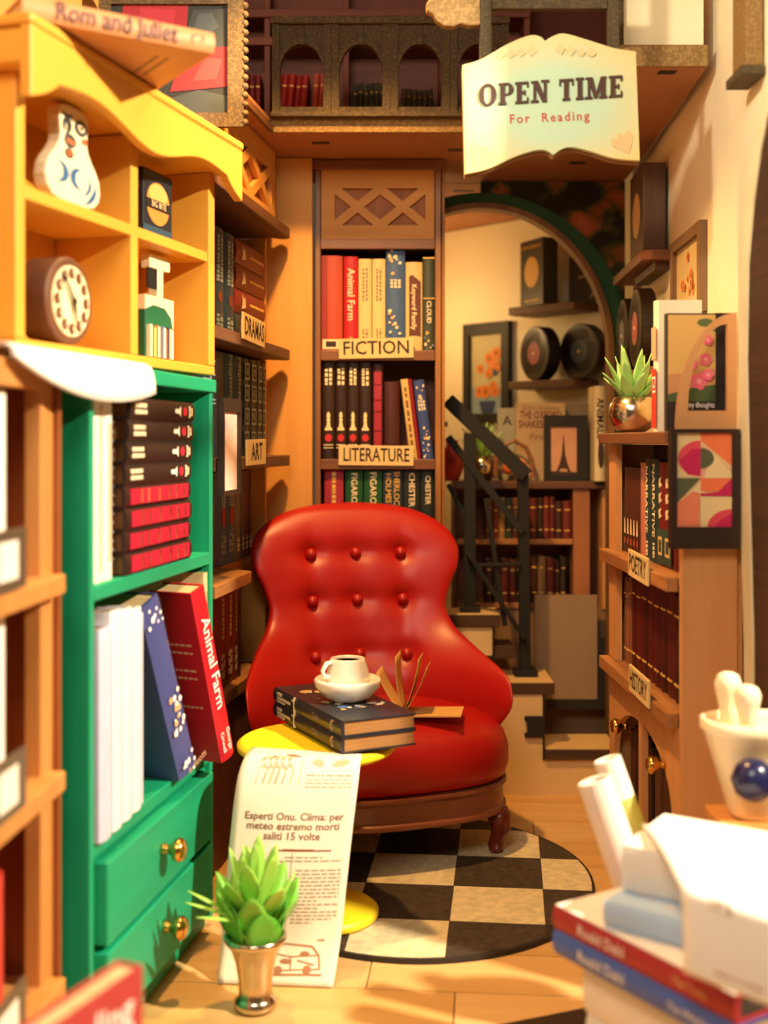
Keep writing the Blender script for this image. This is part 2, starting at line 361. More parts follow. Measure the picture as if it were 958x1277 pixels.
# arcaded railing: one piece for each arch
y0 = 3.60; step = 0.1775; bz = 0.052
def bay(w):
    mb = MB(); pw = 0.024; h0, h1 = 0.0, 0.262; rx = w / 2 - pw; rz = 0.085; zs = 0.120; n = 14
    arc = [(w / 2 + rx * math.cos(PI * i / n), zs + rz * math.sin(PI * i / n)) for i in range(n + 1)]
    left = [(0, h0), (pw, h0), (pw, zs)]
    # left half and right half keep the polygons simple
    la = [(0, h0), (pw, h0)] + [q for q in arc[::-1][:n // 2 + 1]] + [(w / 2, h1), (0, h1)]
    ra = [(w, h1), (w / 2, h1)] + [q for q in arc[::-1][n // 2:]] + [(w - pw, h0), (w, h0)]
    mb.prism(la, 0, 0.022); mb.prism(ra, 0, 0.022)
    # raised moulding on the arch, spandrel sunk behind, keystone block
    for i in range(n):
        a, b = arc[i], arc[i + 1]; c = lambda p: (w / 2 + (p[0] - w / 2) * 1.22, zs + (p[1] - zs) * 1.18)
        mb.prism([a, c(a), c(b), b], -0.006, 0.0)
    mb.box(w / 2 - .008, w / 2 + .008, -0.010, 0, zs + rz - .004, zs + rz + .035)
    mb.box(0, pw * .9, -0.008, 0, 0, h1); mb.box(w - pw * .9, w, -0.008, 0, 0, h1)
    mb.box(pw, w - pw, 0.004, 0.018, 0.0, 0.018)
    return mb
bmesh_ = bay(step - 0.001).mesh('arch_panel', STONE)
x = -0.335
for k in range(4):
    o = bpy.data.objects.new('arch_panel', bmesh_); COL.objects.link(o); o.parent = bal; o.location = (x + k * step, y0 + 0.005, bz)
MB().box(-0.34, 0.376, y0 - 0.012, y0 + 0.036, bz + 0.262, bz + 0.285).build('handrail', STONE, bal, bev=0.003)
MB().box(-0.34, 0.376, y0 - 0.006, y0 + 0.030, bz - 0.014, bz).build('base_rail', STONE, bal, bev=0.002)
# cream wall standing on the right arm of the gallery
structure(MB().box(0.60, 0.800, 3.012, 3.03, 2.178, 3.09).build('trim_2', CREAMW, None))
structure(MB().box(0.575, 0.598, 3.0, 3.03, 2.178, 3.09).build('trim_3', STONE, None))

# gallery bookcase with its small books
gb = thing('gallery_bookcase', 'reddish wooden bookcase up on the gallery behind the railing', 'bookcase', (-0.55, 4.12, 2.178))
gw = 1.05
MB().box(0, gw, 0.14, 0.155, 0, 0.92).build('back_panel', REDWOOD, gb)
for zz in (0.10, 0.375, 0.47, 0.88): MB().box(0, gw, -0.012, 0.139, zz, zz + 0.028).build('shelf', REDWOOD, gb, bev=0.002)
for xx in (0.0, 0.14, 0.41, 0.74, gw - 0.02): 
    for (a, b) in ((0.0, 0.099), (0.129, 0.374), (0.404, 0.469), (0.499, 0.879)): MB().box(xx, xx + 0.02, -0.004, 0.138, a, b).build('upright', REDWOOD, gb, bev=0.002)
GB = Frame(-0.55, 4.12, 0, 2.178)
def small_row(x0, z, cols, t, h, lean, what, grp, rng=random.Random(5)):
    for i, c in enumerate(cols):
        tt = t * rng.uniform(.9, 1.1); hh = h * rng.uniform(.93, 1.0)
        book(GB, x0 + i * (t * 1.12 + abs(math.sin(math.radians(lean))) * .0), z, tt, hh, 0.10, c, what % ORD[i], grp, y=0.012, lean=lean, piv='r' if lean > 0 else 'c', decor=(('r', GOLDP, [(-.3, .3, .15, .19), (-.3, .3, .72, .75)]),))
small_row(0.185, 0.1285, ['#b8241e', '#ac201c', '#c02a24', '#b12220', '#bc2822'], 0.0205, 0.155, 6, 'red leaning book behind the second railing arch, %s from the left', 'red books on the gallery')
small_row(0.318, 0.1285, ['#d05a44', '#c44e40'], 0.018, 0.165, 4, 'salmon red book beside the gallery red row, %s of its pair', 'salmon books on the gallery')
small_row(0.034, 0.1285, ['#8d1d1a', '#7e1816', '#8d1d1a', '#7a1513', '#861a18'], 0.0185, 0.16, 0, 'dark red book behind the leftmost railing arch, %s from the left', 'dark red books on the gallery')
small_row(0.452, 0.1285, ['#3c4a38', '#34402f', '#405038', '#38442f', '#3a4a3c', '#323e34'], 0.0165, 0.125, 0, 'dark green book behind the third railing arch, %s from the left', 'green books on the gallery')
small_row(0.618, 0.1285, ['#4d4a2c', '#45442a', '#504c2f', '#444026', '#484630', '#403e28'], 0.0165, 0.105, 0, 'olive brown book behind the right railing arch, %s from the left', 'olive books on the gallery')
small_row(0.450, 0.404, ['#b0503a', '#a84a38', '#b4563e'], 0.032, 0.062, 0, 'pinkish small book on the upper gallery shelf, %s of the left cluster', 'small books on the top gallery shelf')
small_row(0.600, 0.404, ['#a04434', '#8e3a2c', '#a04434', '#963e30', '#8a3628'], 0.022, 0.056, 0, 'brick red small book on the upper gallery shelf, %s of the right cluster', 'small books on the top gallery shelf')
small_row(0.180, 0.404, ['#4a2018', '#42201a', '#52261c', '#46201a', '#4e231a'], 0.028, 0.058, 0, 'dark brown small book on the upper gallery shelf, %s of the left row', 'small books on the top gallery shelf')

# ================================================================== BOOKCASES
PLATE = mat('#dcc08a', 0.7, var=0.04, bump=0.03)
def plate(parent, s, x, z, w, h, y, tilt=0.0, size=None):
    p = MB().box(-w / 2, w / 2, -0.006, 0, -h / 2, h / 2).build('label_plate', PLATE, parent, bev=0.001, loc=(x, y, z), rot=(0, tilt, 0))
    text(p, s, size or h * 0.95, 0, -0.0068, 0, INK, bold=0.012, fit=w * 0.88, name='lettering'); return p
def lattice(parent, x0, x1, z0, z1, y, m):
    """panel with a recessed diamond lattice"""
    mb = MB(); w = x1 - x0; h = z1 - z0; a, b, c, d = x0 + w * .12, x1 - w * .08, z0 + h * .2, z1 - h * .27
    MB().box(x0, x1, y + .0165, y + .020, z0, z1).build('lattice_ground', mat('#a8683a', .6, kind='wood', hex2='#965a30', scale=3), parent)  # recess shade and engraved brown put into a darker wood colour
    mb.box(x0, a, y, y + .016, z0, z1); mb.box(b, x1, y, y + .016, z0, z1); mb.box(a, b, y, y + .016, z0, c); mb.box(a, b, y, y + .016, d, z1)
    bw = h * .062; n = 2; cw = (b - a) / n
    for k in range(n):
        for s in (0, 1):
            p = (a + k * cw, c if s else d); q = (a + (k + 1) * cw, d if s else c)
            e = .07; p, q = (p[0] - (q[0] - p[0]) * e, p[1] - (q[1] - p[1]) * e), (q[0] + (q[0] - p[0]) * e, q[1] + (q[1] - p[1]) * e)
            dx, dz = q[0] - p[0], q[1] - p[1]; L_ = math.hypot(dx, dz); nx, nz = -dz / L_ * bw, dx / L_ * bw
            mb.prism([(p[0] + nx, p[1] + nz), (p[0] - nx, p[1] - nz), (q[0] - nx, q[1] - nz), (q[0] + nx, q[1] + nz)], y + (.0008 if s else .0004), y + .0162)
    for k in range(n - 1): pass
    return mb.build('lattice_panel', m, parent)

# ---- tall bookcase at the back
FB = Frame(-0.229, 4.0, 0)
tb = thing('tall_bookcase', 'tall brown bookcase behind the red armchair with fiction and literature plates', 'bookcase', (-0.229, 4.0, 0))
FRAME_M = mat('#8a5c32', 0.45, kind='wood', hex2='#704522', scale=3, bump=0.06)
FRAME_H = mat('#7d4f2c', 0.45, kind='wood', hex2='#653d20', scale=3, bump=0.06, stretch=(0.9, 9, 9))
wB = 0.425
MB().box(0.0, 0.018, 0, 0.2, 0, 2.105).build('side_panel', FRAME_M, tb, bev=0.002)
MB().box(wB - 0.022, wB - 0.006, 0.01, 0.2, 0, 2.105).build('side_panel', FRAME_M, tb, bev=0.002)
MB().box(wB - 0.004, wB + 0.006, -0.012, 0.05, 0, 2.12).box(wB - 0.026, wB - 0.006, -0.006, 0.009, 0, 2.12).build('front_post', mat('#a9763f', 0.4, kind='wood', hex2='#7a4f28', scale=3), tb, bev=0.003)
MB().box(0.0, wB, 0.201, 0.212, 0, 2.12).build('back_panel', REDWOOD, tb)
SHB = [1.867, 1.497, 1.136, 0.80, 0.46, 0.06]
for zz in SHB:
    MB().box(0.0185, wB - 0.0225, 0.0, 0.2, zz - 0.02, zz).box(0.0185, wB - 0.0265, -0.012, -0.0005, zz - 0.03, zz + 0.004).build('shelf', FRAME_H, tb, bev=0.0025)
MB().box(-0.004, wB + 0.004, -0.02, 0.2, 2.106, 2.128).box(-0.004, wB + 0.008, -0.03, -0.021, 2.098, 2.13).build('top_board', FRAME_H, tb, bev=0.003)
lattice(tb, 0.02, wB - 0.028, 1.872, 2.104, 0.004, BIRCHH)
plate(tb, 'FICTION', 0.203, 1.507, 0.247, 0.066, -0.014, -0.02)
plate(tb, 'LITERATURE', 0.203, 1.152, 0.248, 0.066, -0.014, 0.01)
k = 4.03 / 1500.0
TD = mat('#a8926c', 0.6, var=0, bump=0); TD2 = mat('#8ba0a4', 0.6, var=0, bump=0)
TI = mat('#f2e2bd', 0.6, var=0, bump=0); TGOLD = mat('#e0b45a', 0.5, var=0.0, bump=0); TDK = mat('#3a2215', 0.6, var=0, bump=0)
def rowpx(F, zf, specs, shelf, grp, y=0.012, K=k, x0px=393, depth=0.15):
    for i, (a, b, ytop, col, desc, dec) in enumerate(specs):
        t = (b - a) * K - 0.0012; xc = ((a + b) / 2 - x0px) * K; h = EYE + (HZ - ytop) * K - zf
        book(F, xc, zf + 0.0005, t, h, depth, col, '%s, %s from left, %s' % (desc, ORD[i], shelf), grp, y=y, decor=dec)
def flowers(seed, n=12, c=('#e8d8a8', '#f0e6c8', '#d8b070'), z0=.02, z1=.98):
    r = random.Random(seed); out = []
    for i in range(n):
        a, b, q = r.uniform(-.36, .36), r.uniform(z0, z1), r.uniform(.06, .14)
        out.append((c[i % len(c)], [(a + q * math.cos(t * 1.256) * (1 if t % 2 else .8), b + q * .15 * math.sin(t * 1.256)) for t in range(5)]))
    return out
blue_fl = lambda s: [('#e8dfc0', [(-.1, .62), (.1, .62), (.1, .625), (-.1, .625)])] + flowers(s, 10, z0=.75) + flowers(s + 9, 14, z0=.03, z1=.4)
rowpx(FB, 1.497, [
    (400.5, 427, 320, '#b3401f', 'red and orange patterned book with a pale base label', [('p', [('#8c1f1f', [(-.5, 0), (-.2, 0), (-.26, 1), (-.5, 1)]), ('#e8d8b0', [(-.45, .03), (.42, .03), (.42, .13), (-.45, .13)]), ('#2a1712', [(-.3, .05), (.2, .05), (.2, .11), (-.3, .11)])])] ),
    (428, 446, 321, '#b3121f', 'crimson book with large white spine title', [('t', 'Animal Farm', .72, .60, TI), ('t', 'George', .3, .09, TI), ]),
    (446.5, 463, 324, '#d8c48c', 'cream yellow book with faint grey print', [('r', mat('#8a7a55', bump=0), pseudo(.55, .9, 2, seed=1) + pseudo(.06, .25, 2, n=4, seed=2))]),
    (463.5, 480, 324, '#d8c48c', 'cream yellow twin book with faint grey print', [('r', mat('#8a7a55', bump=0), pseudo(.55, .9, 2, seed=3) + pseudo(.06, .25, 2, n=4, seed=4))]),
    (480.5, 504.5, 311, '#3c5a8e', 'blue book scattered with pale blossoms', [('p', blue_fl(3)), ('r', TI, pseudo(.62, .7, 3, .6, 3, 6))]),
    (505, 526, 328, '#d6b980', 'cream book with a brown slanted title block', [('p', [('#5c2a18', [(-.3, .18), (.4, .18), (.4, .78), (-.1, .86), (-.3, .84)])]), ('t', 'Keyword Family', .42, .5, TI)]),
    (526.5, 541.5, 322, '#3a4034', 'dark slate book with gold lines and flowers at its foot', [('r', TGOLD, [(-.5, .5, .985, 1.0), (-.5, .5, .56, .57)]), ('t', 'CLOUD', .55, .42, TI), ('p', flowers(8, 9, ('#e0c060', '#e8d8a8', '#6a8ab0'), .03, .22))])],
    'fiction shelf', 'books on the fiction shelf')
pawn = lambda s, z0, dz, c='#f0dca8': (c, [(a * s, z0 + b * dz) for a, b in PAWN])
disk = lambda x, z, r, asp, c: (c, [(x + r * math.cos(i * PI / 5), z + r * asp * math.sin(i * PI / 5)) for i in range(10)])
def chess(sd): return [('p', [pawn(.85, .30, .19), disk(0, .225, .3, .13, '#c0222a')]), ('r', TI, pseudo(.76, .93, 2, .7, 4, sd) + [(-.4, .4, .12, .128), (-.4, .4, .15, .158)])]
rowpx(FB, 1.136, [(401.5, 417, 451, '#2d150d', 'dark brown book with a white chess pawn', chess(1)), (417.5, 432, 451, '#2d150d', 'dark brown book with a white chess pawn', chess(2)),
    (432.5, 447, 451, '#2d150d', 'dark brown book with a white chess pawn', chess(3)), (447.5, 462.5, 452, '#2d150d', 'dark brown book with a white chess pawn', chess(4)),
    (464, 477, 455, '#3a1712', 'dark book with a rounded crimson banded spine', [('r', mat('#a01c30', .4), [(-.36, .36, .05, .92)]), ('r', TGOLD, [(-.36, .36, z, z + .008) for z in (.12, .3, .5, .62, .78)])])],
    'literature shelf', 'books on the literature shelf')
book(FB, 0.2555, 1.137, 0.050, 0.262, 0.15, '#451510', 'thick plain maroon book beside the leaning ones on the literature shelf', 'books on the literature shelf', y=0.03)
book(FB, 0.317, 1.137, 0.024, 0.27, 0.15, '#d9b978', 'cream yellow book leaning left on the literature shelf', 'books on the literature shelf', y=0.012, lean=-7, piv='l', decor=[('r', mat('#7a4a26', bump=0), pseudo(.08, .9, 1, .5, 8, 9))])
book(FB, 0.3425, 1.137, 0.012, 0.272, 0.15, '#8a1420', 'thin dark red book leaning on the literature shelf', 'books on the literature shelf', y=0.02, lean=-7, piv='l')
book(FB, 0.3585, 1.137, 0.036, 0.266, 0.15, '#34488a', 'blue blossom book leaning left on the literature shelf', 'books on the literature shelf', y=0.006, lean=-7, piv='l', decor=[('p', blue_fl(21)), ('r', TI, pseudo(.62, .74, 3, .7, 3, 6))])
green_g = '#14522e'
rowpx(FB, 0.80, [(404, 428, 583, '#a0283c', 'rose red book with gold lettering', [('r', TGOLD, pseudo(.5, .95, 1, .3, 10, 3))]), (430, 452, 586, green_g, 'deep green book with pale script', [('t', 'FIGARO', .5, .80, TI)]),
    (453, 476, 586, green_g, 'deep green twin book with pale script', [('t', 'FIGARO', .5, .80, TI)]), (477, 501, 586, '#23384a', 'dark blue book with golden capitals', [('t', 'SHERLOCK', .42, .77, TGOLD, 'down', .2), ('t', 'HOLMES', .42, .80, TGOLD, 'down', -.24)]),
    (502, 523, 586, '#1c2420', 'black green book with pale curled lettering', [('t', 'CHESTER', .5, .78, TI)]), (523.5, 541.5, 586, '#1c2420', 'black green twin book with pale curled lettering', [('t', 'CHESTER', .5, .78, TI)])],
    'shelf just above the armchair', 'books on the shelf above the armchair')

# ---- bookcase on the left wall
FL = Frame(-0.427, 3.05, PI / 2 - math.atan(0.147)); LL = 0.859
lb = thing('side_bookcase', 'brown bookcase on the left wall with dramas and art plates', 'bookcase', FL.o, FL.r)
SHL = [1.888, 1.495, 1.155, 0.832, 0.49]
for zz in SHL:
    yf = 0.0 if zz > .9 else .066
    if .6 < zz < .9:
        MB().prism([(0.0, 0.0), (.36, 0.0), (.44, .115), (LL - .03, .115), (LL - .03, .27), (0, .27)], zz - 0.034, zz, axis='z').build('shelf', mat('#a8743f', 0.5, kind='wood', hex2='#8a5a30', scale=3, stretch=(.9, 9, 9)), lb, bev=0.003); continue
    mb = MB().prism([(0.0, yf), (LL - .012, yf), (LL, yf + .004), (LL, yf + .006), (LL - .03, yf + .01), (LL - .03, .27), (0, .27)] if yf else [(0.0, 0.0), (LL - .012, 0.0), (LL, .02), (LL, .03), (LL - .03, .06), (LL - .03, .27), (0, .27)], zz - 0.034, zz, axis='z')
    mb.build('shelf', DKWOOD if zz > 1 else mat('#a8743f', 0.5, kind='wood', hex2='#8a5a30', scale=3, stretch=(.9, 9, 9)), lb, bev=0.003)
for i in range(len(SHL)):
    a = SHL[i]; b = (SHL[i - 1] - 0.0345) if i else 2.130
    MB().box(LL - .029, LL - .012, 0.078, .27, a + .0005, b).build('side_panel', BIRCH, lb)
    MB().box(0.002, .018, 0.06, .27, a + .0005, b if i else 2.03).build('side_panel', REDWOOD, lb)
MB().box(0.0, LL - .012, 0.271, .28, 0.001, 2.03).build('back_panel', REDWOOD, lb)
MB().box(0.0, LL - .012, 0.08, .27, 0, SHL[-1] - .035).build('base_panel', mat('#6e3a26', .6, kind='wood', scale=2.5), lb)
for zz in (0.14, 0.22, 0.30, .38): MB().box(0.03, 0.05, 0.0785, 0.0815, zz, zz + .03).build('slot', BLACK, lb)
MB().box(.02, .198, .045, .06, SHL[0] + .001, 2.03).build('plain_panel', BIRCHH, lb)
lattice(lb, 0.20, LL - .03, SHL[0] + .001, 2.129, 0.045, BIRCHH)
x1, z1 = FL.hit(315, 412, -0.002); plate(lb, 'DRAMAS', x1, z1, 0.24, 0.074, -0.002, 0.03)
x1, z1 = FL.hit(318, 564, -0.002); plate(lb, 'ART', x1, z1, 0.21, 0.072, -0.002, -0.01)
def lrow(zf, xs, h, cols, desc, shelf, grp, dec, y=0.075):
    for i in range(len(xs) - 1):
        book(FL, (xs[i] + xs[i + 1]) / 2, zf + .0005, xs[i + 1] - xs[i] - .002, h, .17 if y < .1 else .14, cols[i % len(cols)], desc[i % len(desc)] + ', %s on the %s' % (ORD[i], shelf), grp, y=y, decor=dec[i % len(dec)])
bl = [('r', TD2, pseudo(.50, .93, 2, .62, 11, 14)), ('p', [disk(0, .36, .2, .28, '#7a3828')]), ('r', TD2, pseudo(.05, .2, 2, .6, 3, 4))]
xa = FL.hit(294, 330, .075)[0]
lrow(SHL[1], [.02 + (xa - .02) * q for q in (0, .26, .51, .755, 1)], .30, ['#173a56'], ['teal blue book with two columns of white capitals'], 'dramas shelf', 'books on the dramas shelf', [bl])
# stack of flat books beside them
xr = LL - .034
for i, (c, t) in enumerate((('#1b3038', .082), ('#741c20', .072), ('#741c20', .072), ('#741c20', .072))):
    z = SHL[1] + .001 + (.041 if i == 0 else .083 + .073 * (i - 1) + .036)
    w = xr - xa - .006
    if i == 0: dec = [('p', [('#d8b87a', [(-.35, .66), (.35, .66), (.35, .86), (-.35, .86)]), ('#1b3038', [(-.25, .69), (.25, .69), (.25, .83), (-.25, .83)]), ('#d8b87a', [(-.12, .72), (.12, .72), (.12, .80), (-.12, .80)])]), ('r', TGOLD, pseudo(.1, .5, 1, .4, 6, 2))]; lab = 'dark teal book with a gold square, lying lowest on the dramas shelf'
    else: dec = [('p', [('#e0c8a0', [(-.2, .70), (.3, .72), (.1, .76), (.35, .82), (-.02, .80), (-.3, .84)])]), ('r', TGOLD, pseudo(.08, .55, 1, .16, 9, i))]; lab = 'maroon book with a small pale bird, lying %s in the dramas shelf pile' % ('second from below', 'third from below', 'topmost')[i - 1]
    book(FL, xr, z, t - .002, w, .16, c, lab, 'flat books on the dramas shelf', y=.075, lean=-90, decor=dec)
nf = [('t', 'Nightfall', .50, .74, TD2), ('r', TD, pseudo(.06, .3, 1, .3, 4, 5))]
sq = [('p', [(c, q) for z in (.08, .32, .56, .78) for c, q in (('#9fb0a0', [(-.36, z), (.36, z), (.36, z + .17), (-.36, z + .17)]), ('#22383c', [(-.26, z + .02), (.26, z + .02), (.26, z + .15), (-.26, z + .15)]), ('#7f9488', [(-.1, z + .05), (.1, z + .05), (.1, z + .12), (-.1, z + .12)]))])]
xs = fitxs([.02] + [FL.hit(p, 480, .075)[0] for p in (284, 296, 307, 316, 325, 333)] + [LL - .034], .02, LL - .034, .05)
lrow(SHL[2], xs, .295, ['#15303c', '#174058', '#174058', '#22383c', '#22383c', '#22383c', '#22383c'], ['dark blue book with a white script title', 'blue book with a white script title', 'blue book with a white script title', 'grey teal book with framed squares', 'grey teal book with framed squares', 'grey teal book with framed squares', 'grey teal book with framed squares'], 'second left shelf', 'books on the second left shelf', [nf, nf, nf, sq, sq, sq, sq])
vl = [('r', TD2, pseudo(.62, .95, 2, .6, 9, 18)), ('p', [disk(0, .52, .22, .55, '#a02a20')]), ('r', TD2, pseudo(.12, .36, 2, .6, 3, 8))]
gy = [('r', TI, pseudo(.1, .25, 1, .4, 3, 8))]
xs = fitxs([.02] + [FL.hit(p, 640, .115)[0] for p in (283, 294, 305, 313, 321, 332)] + [LL - .034], .02, LL - .034, .05)
lrow(SHL[3], xs, .275, ['#17587c', '#17587c', '#17587c', '#6e665a', '#5b5048', '#6a2c3a', '#5c2632'], ['bright blue book with white capitals and red dot', 'bright blue book with white capitals and red dot', 'bright blue book with white capitals and red dot', 'pale grey plain book', 'grey brown plain book', 'dull purple red book', 'dull dark purple book'], 'art shelf', 'books on the art shelf', [vl, vl, vl, gy, gy, gy, gy], y=.12)
mr = [('r', TD, pseudo(.5, .92, 1, .35, 9, 15)), ('r', TD, pseudo(.1, .35, 2, .5, 3, 5))]
xs = fitxs([.02] + [FL.hit(p, 800, .092)[0] for p in (278, 288, 298, 308, 318)], .02, .6, .05)
lrow(SHL[4], xs, .28, ['#5c1a16', '#641c18', '#641c18', '#641c18', '#3a1c14'], ['dark red book with gold vertical lettering'] * 4 + ['plain dark brown book'], 'lowest left shelf', 'books on the lowest left shelf', [mr, mr, mr, mr, ()], y=.092)
# small framed picture hung over the shelf edge
x1, z1 = FL.hit(286, 557, -.012)
fr = thing('picture_frame', 'small dark framed pale picture leaning on the shelf left of the art plate', 'picture', FL.pt(x1, -.004, z1), FL.r)
fw, fh = .085, .125
MB().box(-fw, fw, -.018, 0, -fh, -fh + .012).box(-fw, fw, -.018, 0, fh - .035, fh).box(-fw, -fw + .01, -.018, 0, -fh + .012, fh - .035).box(fw - .01, fw, -.018, 0, -fh + .012, fh - .035).build('frame', mat('#2c1d14', .5), fr)
MB().box(-fw + .01, fw - .01, -.008, -.002, -fh + .012, fh - .035).build('picture', mat('#ecc8b8', .6, var=.12, scale=40), fr)
# ================================================================== LEFT FOREGROUND CABINETS
# ---- green cabinet
FG = Frame(-0.551, 2.252, PI / 2 - math.atan(0.17)); GL = 0.759; GT = 1.352
gc = thing('green_cabinet', 'green painted cabinet with two drawers standing under the yellow shelf', 'cabinet', FG.o, FG.r)
MB().box(0, .02, 0, .30, 0.02, GT - .033).build('side_panel', GREEN, gc, bev=.002)
MB().box(GL - .034, GL - .01, 0.0, .30, 0.02, GT - .033).build('side_panel', GREEN, gc, bev=.002)
MB().box(0, GL, -.006, .30, GT - .032, GT).build('top_board', GREENH, gc, bev=.003)
MB().box(.02, GL - .034, .285, .30, 0.02, GT - .033).build('back_panel', GREEN, gc)
MB().box(.021, GL - .035, 0.0, .284, .896, .926).build('shelf', GREENH, gc, bev=.003)
MB().box(.021, GL - .035, 0.004, .284, .405, .436).build('shelf', GREENH, gc, bev=.003)
MB().box(.021, GL - .035, 0.012, .284, .004, .055).build('plinth', GREENH, gc, bev=.003)
DR = thing('drawer', '', '', (0, 0, 0)); 
for k_ in ('label', 'category'): del DR[k_]
bpy.data.objects.remove(DR)
for i, (a, b) in enumerate(((.235, .395), (.066, .222))):
    d = MB().box(.045, GL - .062, -.018, .25, a, b).build('drawer', GREENH, gc, bev=.004)
    x1, z1 = FG.hit((214, 216)[i], (1040, 1170)[i], -.04)
    kn = MB().lathe([(0.0, 0), (.012, 0), (.014, .006), (.009, .014), (.011, .022), (.023, .03), (.026, .04), (.02, .05), (.008, .055), (0, .056)], 20).build('knob', GOLD, d, smooth=True, loc=(x1, -.018, (a + b) / 2 + .01), rot=(PI / 2, 0, 0))
    kn['label'] = 'brass drawer knob'
    MB().box(.0215, .044, .012, .25, a, b).box(GL - .061, GL - .0355, .012, .25, a, b).build('drawer_stile', GREEN, gc)
# books on the cabinet's upper shelf
UZ = .9265
xs = [.032, .098, .150]
for i in range(2):
    book(FG, (xs[i] + xs[i + 1]) / 2, UZ, xs[i + 1] - xs[i] - .002, .375 - .012 * i, .2, '#f0e6dc', ('white book with faint peach print next to the green cabinet post', 'white book with dotted print, second from the green post')[i], 'white books in the green cabinet', y=.012,
         decor=[('r', mat('#e6b890', bump=0), [(-.12, .12, .1, .85)] if i else [(.15, .3, .05, .9)]), ('r', mat('#8a8a96', bump=0), [(.3, .36, q, q + .012) for q in [.1 + .05 * j for j in range(17)]])])
xl = FG.hit(161, 600, .0)[0]; xrr = FG.hit(241, 600, 0.0)[0]
ln = xrr - xl
for i in range(8):
    z = UZ + .0225 + .0455 * i
    if i < 4: dec = [('r', mat('#b01c38', .4), [(-.36, .36, .06, .95)]), ('r', mat('#d06a48', .4, bump=0), [(-.33, .33, q, q + .03) for q in (.2, .3, .46, .62, .74, .86)])]; lab = 'dark book with rounded crimson spine lying flat, %s from the stack bottom' % ORD[i]; c = '#2c120e'
    else: dec = [('p', [(cc, [((b_ - .5) * .62, .76 - a_ * .10) if False else (a_ * .55, .70 + (0)) for a_, b_ in PAWN]) for cc in ()] + [('#f2e8dc', [((.5 - 0.5) + a_ * .5 * 0 + (b_ - .5) * 0 + a_ * .62, .30 + 0 * b_) for a_, b_ in ()] or [(-.2, .2), (.2, .2), (.2, .201)])]), ('p', [('#f2e8dc', [(a_ * .7, .70 - .10 * (b_ - .5)) for a_, b_ in PAWN]), disk(0, .82, .24, .16, '#c0203a')]), ('r', TI, pseudo(.06, .22, 2, .6, 4, i) + [(-.3, .3, .9, .915), (-.2, .2, .935, .95)])]; lab = 'dark brown pawn book lying flat in the green cabinet, %s from the top' % ORD[7 - i]; c = '#2a1712'
    # title side reads from the near end: flat books have their top at the near end
    wob = (0.0, .004, .002, .006, .006, .004, .002, .0)[i]
    b_ = book(FG, xrr - .02 + .003 * i, z, .0445, ln, .2, c, lab, 'flat books in the green cabinet', y=-.004 + wob, lean=-90, decor=[], pages=PAGESB)
    # rebuild print with near end = start
    for q in dec:
        if q[0] == 'r': 
            mb = MB(); [mb.box(x0 * .0445, x1 * .0445, -.0009, .008, (1 - z1_) * ln, (1 - z0_) * ln) for (x0, x1, z0_, z1_) in q[2]]; mb.build('spine_print', q[1], b_)
        elif q[0] == 'p': flatart(b_, [(cc, [(a_ * .0445, (1 - bb) * ln) for a_, bb in pts]) for cc, pts in q[1] if len(pts) > 3], -.0004, 'spine_print')
# books on the lower shelf, pulled out in front of the drawers
LZ = .4365
x0 = .028
for i in range(4):
    t = .0605
    book(FG, x0 + t * (i + .5), LZ, t - .0015, (.405, .43, .425, .418)[i], .21, '#c9c4e0' if i == 0 else '#e9e4ee', 'thick pale %s book beside the green cabinet post, %s from the left' % ('lavender' if i == 0 else 'white', ORD[i]), 'pale books in the green cabinet', y=-.012 + .003 * i, pages=PAGESB, decor=[('r', mat('#d9d2e4', bump=0), [(-.1, .1, .02, .97), (.3, .4, .02, .97)])])
def lean_book(x, t, h, c, lab, lean, y, decor=(), d=.2, yaw=0):
    return book(FG, x, LZ + .001, t, h, d, c, lab, 'leaning books in the green cabinet', y=y, lean=lean, piv='l', decor=decor, yaw=yaw)
b_ = lean_book(.452, .072, .435, '#434a86', 'large indigo book with white blossoms on its spine leaning towards the viewer', -21, -.022, yaw=-13, d=.13, decor=[('p', flowers(31, 8, ('#f0ece8', '#e0dcec', '#f4f0f0'), .86, .99) + flowers(33, 16, ('#f0ece8', '#d8a878', '#f4f0f0'), .25, .55) + flowers(34, 7, ('#f0ece8', '#e0dcec', '#f4f0f0'), .0, .12)), ('r', WHITEP, pseudo(.62, .74, 3, .7, 3, 6))])
text(b_, 'PATRIOTS', .017, 0, 0, 0, mat('#d8a888', bump=0), align='LEFT')
ob = b_.children[-1]; ob.matrix_local = Matrix.Translation((-.0366, .13, .035)) @ Matrix.Rotation(-PI / 2, 4, 'Z')
lean_book(.566, .024, .43, '#33342a', 'black green book tucked behind the indigo book', -19.5, .0, yaw=-11, d=.08, decor=[('r', mat('#b59a60', bump=0), pseudo(.1, .75, 1, .4, 12, 3))])
b_ = lean_book(.612, .055, .435, '#b80f22', 'crimson book with large white spine title leaning in the green cabinet', -17, -.07, yaw=-16, d=.12, decor=[('t', 'Animal Farm', .82, .57, WHITEP), ('t', 'George', .34, .11, WHITEP, 'down', .2), ('t', 'Orwell', .34, .11, WHITEP, 'down', -.25)])
mb = MB()
for j, zz in enumerate((.30, .28, .235, .215, .14)):
    r_ = random.Random(j); yy = .03
    while yy < .10: w_ = r_.uniform(.006, .016); mb.box(-.0283, -.0277, yy, yy + w_, zz, zz + .005); yy += w_ + .004
mb.build('cover_print', mat('#e0a890', bump=0), b_)
lean_book(.698, .024, .44, '#d3b98a', 'cream parchment book standing behind the crimson one', -1.0, -.0, [('r', mat('#9a7a4a', bump=0), pseudo(.1, .9, 1, .3, 12, 3))])

